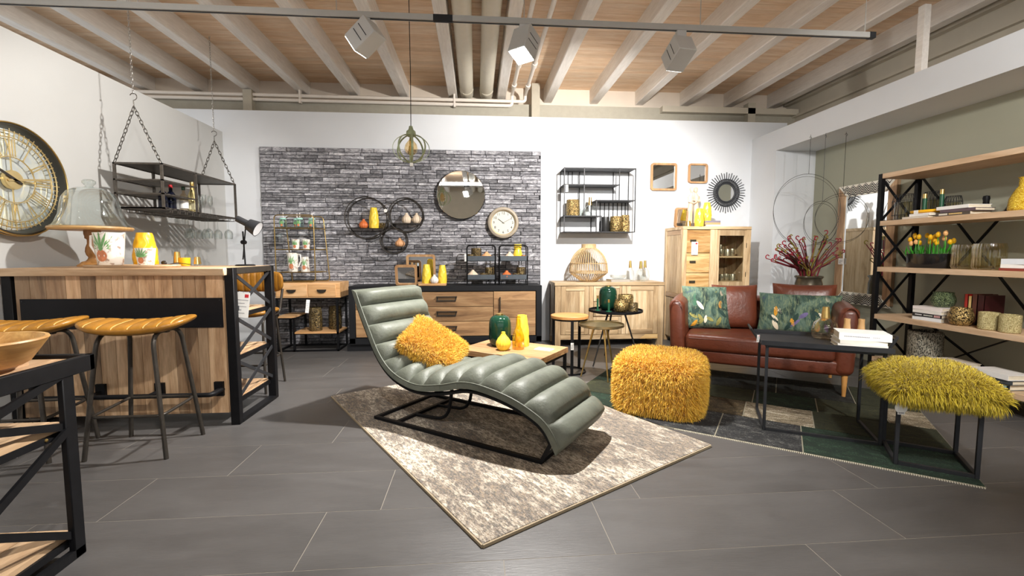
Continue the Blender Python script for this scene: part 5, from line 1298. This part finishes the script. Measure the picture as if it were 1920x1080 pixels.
def seatfn(i, j):
    pass
Pt(rbox(.135, SL_-.135, -.015, .62, .285, .445, .045), 'seat_cushion', BROWN, t, smooth=60)
Pt(M().tube([(.17, -.013, .405), (SL_-.17, -.013, .405)], .0035, 6), 'seam', BROWN, t, smooth=60)
for a, b, s in ((0, .15, 1), (SL_-.15, SL_, -1)):
    m = rbox(a, b, 0, SD, .175, .765, .06)
    m.v = [(x-s*.03*max(0, (z-.4)/.36), y+.03*max(0, (z-.4)/.36)*(1 if y < .2 else 0), z-.02*(1 if y < .2 and z > .6 else 0)) for x, y, z in m.v]
    ar = Pt(m, 'arm', BROWN, t, smooth=60)
    for k in range(3): Pt(M().tube([((a+b)/2-s*.03+.06*math.cos(q), .02+.012*k, .62+.0*k+.125*math.sin(q)) for q in np.linspace(.4, 2.7, 9)], .003, 5), 'pleat', BROWN, ar, smooth=60)
btn = [(x, z) for z, off in ((.68, 0), (.585, 1), (.49, 0)) for x in [(.2+.26*k+(.13 if off else 0)) for k in range(5)] if .17 < x < SL_-.17]
def backf(i, j):
    x = .10+(SL_-.2)*i; z = .36+.41*j; d = min(math.hypot((x-bx), (z-bz)) for bx, bz in btn)
    # diagonal creases between buttons
    cr_ = .0
    for (ax_, az), (bx, bz) in pairs:
        tt = max(0, min(1, ((x-ax_)*(bx-ax_)+(z-az)*(bz-az))/((bx-ax_)**2+(bz-az)**2))); cr_ = max(cr_, math.exp(-((x-ax_-tt*(bx-ax_))**2+(z-az-tt*(bz-az))**2)/.00016))
    top = max(0, (j-.86)/.14)
    y = .60+.10*j+.035*math.exp(-(d/.035)**2)+.011*cr_-.012+.09*top**2.2
    return (x, y, z-.012*top*top)
pairs = [(p, q) for i_, p in enumerate(btn) for q in btn[i_+1:] if abs(math.hypot(p[0]-q[0], p[1]-q[1])-math.hypot(.13, .095)) < .01]
m = M().grid(backf, 97, 40)
k0 = len(m.v); nv = 40; nu = 97
back = [(x, SD, z) for x, y, z in [m.v[i*nv+(nv-1)] for i in range(nu)]]; bot = [(x, SD, .2) for x, y, z in back]
m.v += back+bot
for i in range(nu-1): m.f += [(i*nv+nv-1, (i+1)*nv+nv-1, k0+i+1, k0+i), (k0+i, k0+i+1, k0+nu+i+1, k0+nu+i)]
bk = Pt(m, 'tufted_back', BROWN, t, smooth=60)
for bx, bz in btn:
    i_, j_ = (bx-.10)/(SL_-.2), (bz-.36)/.41; y = .60+.10*j_+.03
    Pt(M().ball((bx, y-.006, bz), (.013, .007, .013), 10, 6), 'button', BROWN, bk, smooth=60)
LEGW = wood('beech_leg', '#e0ac68', '#c98f4c', 'Z', 1, .45, .04)
for x, y in ((SL_-.06, .06), (.06, .06), (SL_-.06, SD-.1), (.06, SD-.1)): Pt(M().lathe([(.014, 0), (.024, .18), (.024, .185)], 16, (x, y, 0)), 'leg', LEGW, t)
def place(o, lx, ly, lz, base=SO, rot=sr):
    c, s = math.cos(rot), math.sin(rot); o.location = (base.x+c*lx-s*ly, base.y+s*lx+c*ly, lz); o.rotation_euler = (0, 0, rot)
def bot_mat():
    n = NT('botanical_print'); v = n.vec((1, 1, 1), rnd=False)
    wv = n.n('TexVoronoi'); wv.inputs['Scale'].default_value = 9; n.l(n.vec((1.7, 1, .8), rnd=False), wv.inputs['Vector'])
    a = n.noise(v, 5, 4, 1.2); b = n.noise(n.vec((9, 1, 2), rnd=False), 6, 4, 1.5)
    c = n.ramp(a, [(.30, srgb('#141f1c')), (.42, srgb('#2c463d')), (.52, srgb('#5c7263')), (.62, srgb('#3d5852')), (.72, srgb('#4a466a'))])
    c = n.mix(n.ramp(b, [(.5, (0, 0, 0)), (.62, (.6, .6, .6))]), c, srgb('#82906c'))
    lf = n.ramp(wv.outputs['Distance'], [(.0, (1, 1, 1)), (.26, (1, 1, 1)), (.3, (0, 0, 0))]); pick = n.ramp(wv.outputs['Color'], [(.0, srgb('#e9dcc0')), (.33, srgb('#c98a2c')), (.45, srgb('#3c6a50')), (.62, srgb('#8a8a50')), (.8, srgb('#d8bfa0'))], True)
    sel = n.n('Math', operation='MULTIPLY'); mskn = n.ramp(n.noise(v, 3.2, 2), [(.5, (0, 0, 0)), (.58, (1, 1, 1))]); n.l(lf, sel.inputs[0]); n.l(mskn, sel.inputs[1])
    c = n.mix(sel.outputs[0], c, pick); n.bump(n.noise(v, 160, 2), .002); return n.set(c, .8)
BOT = bot_mat()
LEAFC = [plain('leaf_cream', '#e8dcc2', .8, 0, .12, 30), plain('leaf_ochre', '#cf9428', .8, 0, .2, 25), plain('leaf_olive', '#8f8a4a', .8, 0, .25, 25), plain('leaf_dark', '#1e3a33', .8, 0, .25, 25), plain('leaf_violet', '#6a5f8a', .8, 0, .25, 25)]
def sofa_cushion(lx, ly, w, h, th, lean, turn, mt, label, leaves=0, z=.447, seed=1):
    t = T('sofa_cushion', label, 'cushion', (0, 0, 0), 0); place(t, lx, ly, z+.009)
    Rm = Matrix.Rotation(turn, 4, 'Z') @ Matrix.Rotation(-lean, 4, 'X') @ Matrix.Translation((0, 0, h/2)) @ Matrix.Rotation(math.radians(90), 4, 'X')
    m = pillow(w, h, th, 25, 25, .05); m.move(Rm); c = Pt(m, 'cover', mt, t, smooth=60)
    r = random.Random(seed)
    for k in range(leaves):   # printed leaves lying on the front
        u, v = r.uniform(-.75, .75), r.uniform(-.9, .1); a = r.uniform(.5, 2.6); L = r.uniform(.2, .3); wd = r.uniform(.075, .11); m2 = M(); ring = []
        for q in range(12):
            an = 2*PI*q/12; e1, e2 = L/2*math.cos(an), wd/2*math.sin(an)*abs(math.sin(an))**.3
            uu, vv = u+(e1*math.cos(a)-e2*math.sin(a))/w*.75, v+(e1*math.sin(a)+e2*math.cos(a))/h*.75; uu = max(-.93, min(.93, uu)); vv = max(-.93, min(.93, vv)); ring.append((uu, vv))
        def on(uu, vv): e = max(0, (1-uu**4))*max(0, (1-vv**4)); return (w/2*uu*(1-.05*(1-vv*vv)*abs(uu)), h/2*vv*(1-.05*(1-uu*uu)*abs(vv)), th/2*e**.5+.0025)
        rs = [[(u+(p[0]-u)*f, v+(p[1]-v)*f) for p in ring] for f in (.0, .35, .7, 1)]; vs = [on(max(-.95, min(.95, a_)), max(-.95, min(.95, b_))) for row in rs for a_, b_ in row]
        m2.add(vs, [(i*12+j, i*12+(j+1) % 12, (i+1)*12+(j+1) % 12, (i+1)*12+j) for i in range(3) for j in range(12)]); m2.move(Rm)
        Pt(m2, 'printed_leaf', LEAFC[r.randrange(5)], c, smooth=60)
    return t
sofa_cushion(.56, .50, .44, .44, .15, .22, .35, BROWN, 'cognac leather cushion leaning behind the square botanical cushion')
sofa_cushion(.30, .36, .45, .43, .13, .25, .35, BOT, 'square botanical print cushion beside the sofa arm', 12, seed=4)
sofa_cushion(1.12, .53, .52, .46, .15, .16, -.05, BROWN, 'cognac leather cushion leaning behind the long botanical cushion')
sofa_cushion(1.065, .385, .66, .38, .14, .28, -.12, BOT, 'long rectangular botanical print cushion on the sofa', 17, seed=9)
o = sheet((0, 0, 0), 0, .15, .11, 'white price sheet lying on the sofa seat'); o = bpy.data.objects[[q.name for q in bpy.data.objects if q.name.startswith('price_sheet')][-1]]; place(o, 1.05, .16, .456); o.rotation_euler = (0, 0, sr-.2)

# ------------------------------------------------------------------ black tray table
TO = Vector((1.92, 2.84, 0)); tr_ = math.atan2(-.46, .888)
t = T('tray_side_table', 'black metal tray table with open frame legs in front of the sofa', 'side table', TO+Vector((0, 0, .009)), tr_)
e = .018
for x in (0, .635):
    for y in (0, .437): Pt(B1(x, x+e, y, y+e, 0, .585), 'leg', GUN, t, .002)
    Pt(B1(x, x+e, e, .437, 0, e), 'floor_bar', GUN, t)
    Pt(B1(x, x+e, e, .437, .567, .585), 'top_bar', GUN, t)
Pt(B1(e, .635, 0, e, 0, e), 'floor_bar', GUN, t)
for y in (0, .437): Pt(B1(e, .635, y, y+e, .567, .585), 'top_bar', GUN, t)
tr2 = Pt(B1(-.03, .683, -.02, .475, .585, .592), 'tray', GUN, t)
for q in ((-.03, .683, -.022, -.012), (-.03, .683, .467, .477)): Pt(B1(*q, .585, .615), 'tray_rim', GUN, tr2)
for s, x in ((-1, -.03), (1, .683)):
    Pt(M().bar((x, .08, .592), (x+s*.05, .12, .665), .012, .012), 'handle', GUN, tr2); Pt(M().bar((x+s*.05, .115, .665), (x+s*.05, .34, .665), .012, .012), 'handle', GUN, tr2); Pt(M().bar((x+s*.05, .335, .665), (x, .375, .592), .012, .012), 'handle', GUN, tr2)
    Pt(M().bar((x, .08, .592), (x, .375, .592), .012, .012), 'handle', GUN, tr2)
def tpl(lx, ly): c, s = math.cos(tr_), math.sin(tr_); return (TO.x+c*lx-s*ly, TO.y+s*lx+c*ly, .6015)
gold_bottle(tpl(.40, .355), .082, .225, 'round amber tinted bottle vase with gold neck on the tray table', .33, LITAMB)
WV = wood('turned_light_wood', '#dcb888', '#bf935c', 'Z', 1, .5, .05)
vp = [(0, 0), (.04, 0), (.044, .008), (.042, .03), (.022, .075), (.018, .12), (.019, .145), (.013, .145), (.012, .1)]
a = S1(M().lathe(vp, 28), 'wooden_vase', 'small turned wooden bottle vase between the amber bottle and books', 'vase', WV, tpl(.535, .39), smooth=50)
o = dup(a, tpl(.62, .40), 0, 'small turned wooden bottle vase behind the white books on the tray table')
lo = tpl(.535, .13)
book((lo[0], lo[1], lo[2]), .26, .19, .026, tr_, '#f1eee6', 'white book at the bottom of the stack on the tray table')
book((lo[0], lo[1], lo[2]+.0263), .25, .18, .024, tr_+.06, '#ece7da', 'off white book in the middle of the tray table stack')
book((lo[0]+.02, lo[1], lo[2]+.0506), .27, .19, .045, tr_-.05, '#f4f3ef', 'thick white book on top of the tray table stack', ((.5, '#9a9aa0', .12), (.12, '#b8b8bc', .1)))
price_tag((TO.x-.035, TO.y+.03, .655), .3, .022, .05, 'small tag hanging from the tray table handle', .1, .015, True)

# ------------------------------------------------------------------ frame stool with fur throw
FO = Vector((2.35, 2.31, .009)); fr_ = math.atan2(-.57, .82); q = .355
t = T('frame_stool', 'black square metal frame stool under the chartreuse fur', 'stool', FO, fr_)
e = .02
for x in (0, q-e):
    for y in (0, q-e): Pt(B1(x, x+e, y, y+e, 0, .40), 'leg', GUN, t, .002)
    for z in (0, .38): Pt(B1(x, x+e, e, q-e, z, z+e), 'side_bar', GUN, t)
for y in (0, q-e):
    for z in (0, .38): Pt(B1(e, q-e, y, y+e, z, z+e), 'side_bar', GUN, t)
Pt(B1(e, q-e, e, q-e, .385, .397), 'seat_board', BLACK, t)
t = T('fur_seat_pad', 'long haired chartreuse yellow fur cushion draped over the frame stool', 'cushion', FO+Vector((0, 0, .4)), fr_)
m = pillow(.46, .46, .12, 23, 23, .03); m.move(Matrix.Rotation(math.radians(8), 4, 'Z'))
m.v = [(q/2-.01+x*.94, q/2-.02+y, .062+z-.55*max(0, abs(x)-.14)**1.35-.30*max(0, abs(y)-.16)**1.35) for x, y, z in m.v]
Pt(m, 'cover', plain('chartreuse_hide', '#b09a12', .8), t, smooth=60); fur(sample(m), 42000, .078, FURY, t, 5, .6, .3, .0014)
t = T('round_price_label', 'round white label with barcode hanging on the frame stool', 'price tag', (2.335, 2.27, .40), -.2)
Pt(M().lathe([(0, -.001), (.032, -.001), (.032, .001), (0, .001)], 28, (0, 0, -.05), ax='Y'), 'disc', PAPER, t); Pt(B1(-.018, .018, -.003, -.0015, -.088, -.03), 'card', PAPER, t)
for k in range(8): Pt(B1(-.014+.0035*k, -.0125+.0035*k, -.0036, -.0029, -.083, -.075), 'barcode_line', INKD, t)
Pt(M().tube([(0, -.001, -.02), (0, 0, .0)], .001, 5), 'string', INKD, t)

# ------------------------------------------------------------------ bookshelf
t = T('open_bookshelf', 'long open bookshelf of light wood boards and crossed black steel', 'bookshelf', (4.09, 3.15, 0))
bx0, bx1, by0, by1 = 3.88, 4.30, 2.05, 4.16; SZ = [.19, .61, 1.07, 1.51, 1.96]
for x in (bx0, bx1-.04):
    for y in (by0, by1-.04): Pt(B1(x, x+.04, y, y+.04, 0, 1.96), 'post', BLACK, t, .002)
for i, z in enumerate(SZ):
    s = Pt(B1(bx0+.005, bx1-.005, by0+.005, by1-.04 if z < 1.9 else by1-.005, z-.045, z-.04), 'shelf', SHELFW, t)
    for k in range(3): a = bx0+.004+.1373*k; Pt(B1(a+.0004, a+.1369, by0+.004, by1-.041 if z < 1.9 else by1-.004, z-.042, z), 'board', SHELFW, s, .002)
for a, b in zip(SZ[:-1], SZ[1:]):
    for s in (0, 1): Pt(M().bar((bx0+.03, by1-.012-.008*s, a if s else b-.045), (bx1-.03, by1-.012-.008*s, b-.045 if s else a), .008, .022, (0, 0, 1)), 'end_brace', BLACK, t)
for y0_, y1_, z0_, z1_ in ((by1-.05, 3.1, 1.92, .62), (3.1, by1-.05, 1.92, .62), (by1-.05, 3.1, .62, .02), (3.1, by1-.05, .62, .02), (3.1, 2.08, 1.92, .62), (2.08, 3.1, 1.92, .62)):
    Pt(M().bar((bx1-.006, y0_, z0_), (bx1-.006, y1_, z1_), .006, .03, (1, 0, 0)), 'back_brace', BLACK, t)
# shelf 1.51
zs = 1.511
def wire_lantern(loc, r, h, label):
    t = T('wire_lantern', label, 'lantern', loc, 0)
    for k in range(20): a = 2*PI*k/20; Pt(M().tube([(r*math.cos(a), r*math.sin(a), .004), (r*1.0*math.cos(a+.1), r*math.sin(a+.1), h*.75), (r*.82*math.cos(a), r*.82*math.sin(a), h)], .0016, 4), 'wire', GUN, t)
    for z, f in ((.004, 1), (h*.2, 1), (h*.75, 1), (h, .82)): Pt(M().torus((0, 0, z), r*f, .0022, 'Z', 28, 5), 'hoop', GUN, t)
    Pt(M().lathe([(r*.8, .006), (r*.8, h*.7)], 24), 'glass', SMOKE, t)
wire_lantern((4.02, 4.02, zs), .085, .24, 'dark wire lantern nearest the shelf end'); wire_lantern((4.19, 3.9, zs), .075, .25, 'dark wire lantern at the back beside the green candlesticks'); wire_lantern((4.19, 3.72, zs), .06, .19, 'smaller dark wire lantern behind the orange dish')
for x, y, h, lab in ((4.06, 3.855, .22, 'shorter green and gold candlestick on the shelf'), (4.1, 3.74, .245, 'taller green and gold candlestick on the shelf')):
    t = T('candlestick', lab, 'candlestick', (x, y, zs), 0); Pt(M().lathe([(.03, 0), (.03, .006), (.016, .012), (.015, h), (0, h)], 18), 'stem', MATS['green_enamel'], t); Pt(M().lathe([(.016, h-.035), (.016, h+.006), (.012, h+.006), (0, h)], 16), 'gold_tip', GOLD, t)
def bk(x, y, z, w, d, h, rz, col, label, spine=None): return book((x, y, z), w, d, h, rz, col, label, spine)
R90 = -PI/2  # spine faces the room (-X)
bk(3.98, 3.78, zs, .24, .17, .018, R90, '#d9cfc0', 'thin cream book at the bottom of the shelf stack under the orange dish'); bk(3.98, 3.74, zs+.0183, .2, .16, .022, R90-.08, '#f2f0ec', 'thin white book under the orange dish')
t = T('orange_dish', 'narrow orange ceramic dish with a tag on books', 'dish', (3.98, 3.76, zs+.0406), 0); Pt(M().lathe([(0, 0), (.09, 0), (.13, .012), (.135, .03), (.128, .03), (.12, .016), (0, .01)], 36).move(Matrix.Diagonal((.55, 1, 1, 1))), 'dish', YELD, t, smooth=50); Pt(B1(-.078, -.076, .0, .04, -.005, .03), 'tag', PAPER, t)
bk(4.0, 3.47, zs, .27, .19, .028, R90, '#4a4038', 'dark brown book with lettering at the bottom of the upper shelf stack', ((.25, '#e8e0d0', .5), (.4, '#d8b878', .4))); bk(4.0, 3.44, zs+.0283, .26, .19, .024, R90+.06, '#5d4c52', 'plum book in the middle of the upper shelf stack'); bk(4.0, 3.47, zs+.0526, .27, .19, .028, R90-.07, '#f4f2ee', 'white book on top of the upper shelf stack')
S1(M().lathe([(.02, 0), (.022, .004), (.02, .12), (.024, .14), (.02, .16), (0, .165)], 16), 'pepper_mill', 'small dark turned mill behind the upper shelf books', 'mill', BLACK, (4.19, 3.46, zs))
S1(M().lathe([(0, .003), (.075, 0), (.085, .012), (.08, .09), (.055, .15), (.036, .18), (.034, .23), (.042, .245), (.036, .245), (.03, .23)], 28, rib=(14, .015)), 'amber_carafe', 'yellow amber textured glass carafe on the upper shelf', 'carafe', speck('amber_texture', '#b88a08', '#e8c848', 170, .1, .15, .5), (4.0, 3.05, zs))
# shelf 1.07
zs = 1.071
t = T('tulip_planter', 'black oval planter full of yellow tulips on the shelf', 'planter', (4.04, 3.76, zs), 0)
Pt(M().lathe([(.0, 0), (.085, 0), (.09, .01), (.095, .125), (.089, .125), (.085, .1), (0, .1)], 40).move(Matrix.Diagonal((1, 2.15, 1, 1))), 'planter', plain('gloss_black', (.012, .012, .013), .15), t, smooth=40)
r = random.Random(8); TG = plain('tulip_leaf', '#3f9a2c', .45, 0, .25); TS = [plain('tulip_yellow', '#f0b818', .45, 0, .1), plain('tulip_peach', '#f2b878', .45, 0, .1)]
for k in range(24):
    x, y = r.uniform(-.06, .06), -.17+.34*(k+.5)/24; h = .2+r.uniform(0, .085); lx, ly = x+r.uniform(-.02, .02), y*1.06
    s_ = Pt(M().tube([(x, y, .1), (lx, ly, h)], .003, 5), 'stem', TG, t)
    m = M().lathe([(.002, -.018), (.013, -.01), (.017, .004), (.014, .02), (.006, .03), (0, .031)], 9, (lx, ly, h+.012), rib=(3, .1)); Pt(m, 'bloom', TS[k % 3 == 0], s_, smooth=60)
for k in range(44):
    x, y = r.uniform(-.07, .07), r.uniform(-.185, .185); a = r.uniform(0, 2*PI); L = r.uniform(.08, .13); w = .009; dx, dy = math.cos(a)*.035, math.sin(a)*.035+y*.15; px_, py_ = -math.sin(a)*w, math.cos(a)*w
    Pt(M().add([(x, y, .1), (x+dx*.4+px_, y+dy*.4+py_, .1+L*.5), (x+dx, y+dy, .1+L), (x+dx*.4-px_, y+dy*.4-py_, .1+L*.5), (x+dx*.3, y+dy*.3, .1+L*.48)], [(0, 1, 4), (1, 2, 4), (2, 3, 4), (3, 0, 4)]), 'leaf', TG, t, smooth=60)
RG = HONEY
votive((4.02, 3.44, zs), .09, .2, 'ribbed honey glass lantern on the shelf nearest the tulips', RG, kind='round', n=112, amp=.022); votive((3.99, 3.245, zs), .098, .205, 'ribbed honey glass lantern on the shelf nearest the white books', RG, kind='round', n=112, amp=.022)
bk(4.02, 2.99, zs, .26, .19, .02, R90, '#8a3b2e', 'thin rust book under the white books on the middle shelf'); bk(4.02, 2.99, zs+.0203, .25, .18, .028, R90+.05, '#eeece6', 'white book in the middle of the middle shelf stack'); bk(4.02, 2.98, zs+.0486, .26, .19, .04, R90-.04, '#e6ecf2', 'bluish white book on top of the middle shelf stack')
# shelf .61
zs = .611
for i, (h, c, lab, sp) in enumerate(((.03, '#e8eef2', 'white blue book lowest in the stack under the green lantern', None), (.032, '#26262a', 'black book with white lettering in the stack under the green lantern', ((.25, '#e8e8e8', .3), (.3, '#cfd2c8', .3), (.2, '#d8a8a8', .55))), (.03, '#f1eee8', 'off white book in the stack under the green lantern', None), (.028, '#efe6e2', 'pinkish white book topmost in the stack under the green lantern', None))):
    bk(4.02, 3.65, zs+sum((.03, .032, .03, .028)[:i])+.0003*i, .25, .18, h, R90+.04*(i % 2), c, lab, sp)
votive((4.06, 3.63, zs+.1215), .085, .13, 'round green mosaic lantern on the stack of books', MOSGR, kind='ball'); votive((3.965, 3.395, zs), .082, .145, 'round gold mosaic lantern in front of the upright books', MOSG, kind='ball')
for i, (th, hh, c, lab) in enumerate(((.028, .25, '#a8281e', 'red upright book next to the gold lantern'), (.026, .235, '#d9b878', 'straw yellow upright book'), (.04, .255, '#5a3226', 'brown upright book between straw and maroon ones'), (.05, .25, '#3a1416', 'dark maroon upright book at the end of the row'))):
    y = 3.47-sum((.028, .026, .04, .05)[:i])-.002*i
    t = T('book', lab, 'book', (4.165, y, zs), 0)
    Pt(M().box(-.09, .09, -th, -th+.003, 0, hh).box(-.09, .09, -.003, 0, 0, hh).box(-.09, -.086, -th, 0, 0, hh), 'cover', plain('cover_'+c[1:], c, .4, 0, .06), t); Pt(B1(-.086, .086, -th+.003, -.003, .003, hh-.004), 'pages', PAGES, t)
votive((3.96, 3.185, zs), .062, .135, 'honey knit pattern candle glass nearest the gold lantern', MOSL); votive((3.96, 3.045, zs), .06, .135, 'honey knit pattern candle glass at the end of the row', MOSL)
# shelf .19
zs = .191
votive((4.10, 3.80, zs), .125, .30, 'large grey woven wire lantern on the bottom shelf', WIREG, name='woven_lantern', cat='lantern')
for i, (h, c, lab) in enumerate(((.03, '#f0ede6', 'white book lowest in the bottom shelf stack beside the woven lantern'), (.024, '#f4f2ee', 'bright white book second in the bottom shelf stack'), (.022, '#efe9dd', 'ivory book third in the bottom shelf stack'), (.03, '#e9dfcf', 'beige picture book topmost beside the woven lantern'))):
    bk(4.02, 3.46, zs+sum((.03, .024, .022, .03)[:i])+.0003*i, .25, .19, h, R90+.09*(i % 3-1), c, lab)
bk(3.99, 3.10, zs, .27, .19, .045, R90, '#1c2630', 'dark blue thriller lowest in the bottom shelf pair', ((.36, '#e8ecee', .3), (.42, '#7fc0d8', .45))); bk(3.99, 3.08, zs+.0453, .26, .19, .03, R90, '#4a4f52', 'grey book above the dark blue thriller'); bk(3.99, 3.10, zs+.0756, .27, .2, .038, R90-.05, '#f2f0ec', 'white picture book on top of the dark blue thriller pile')
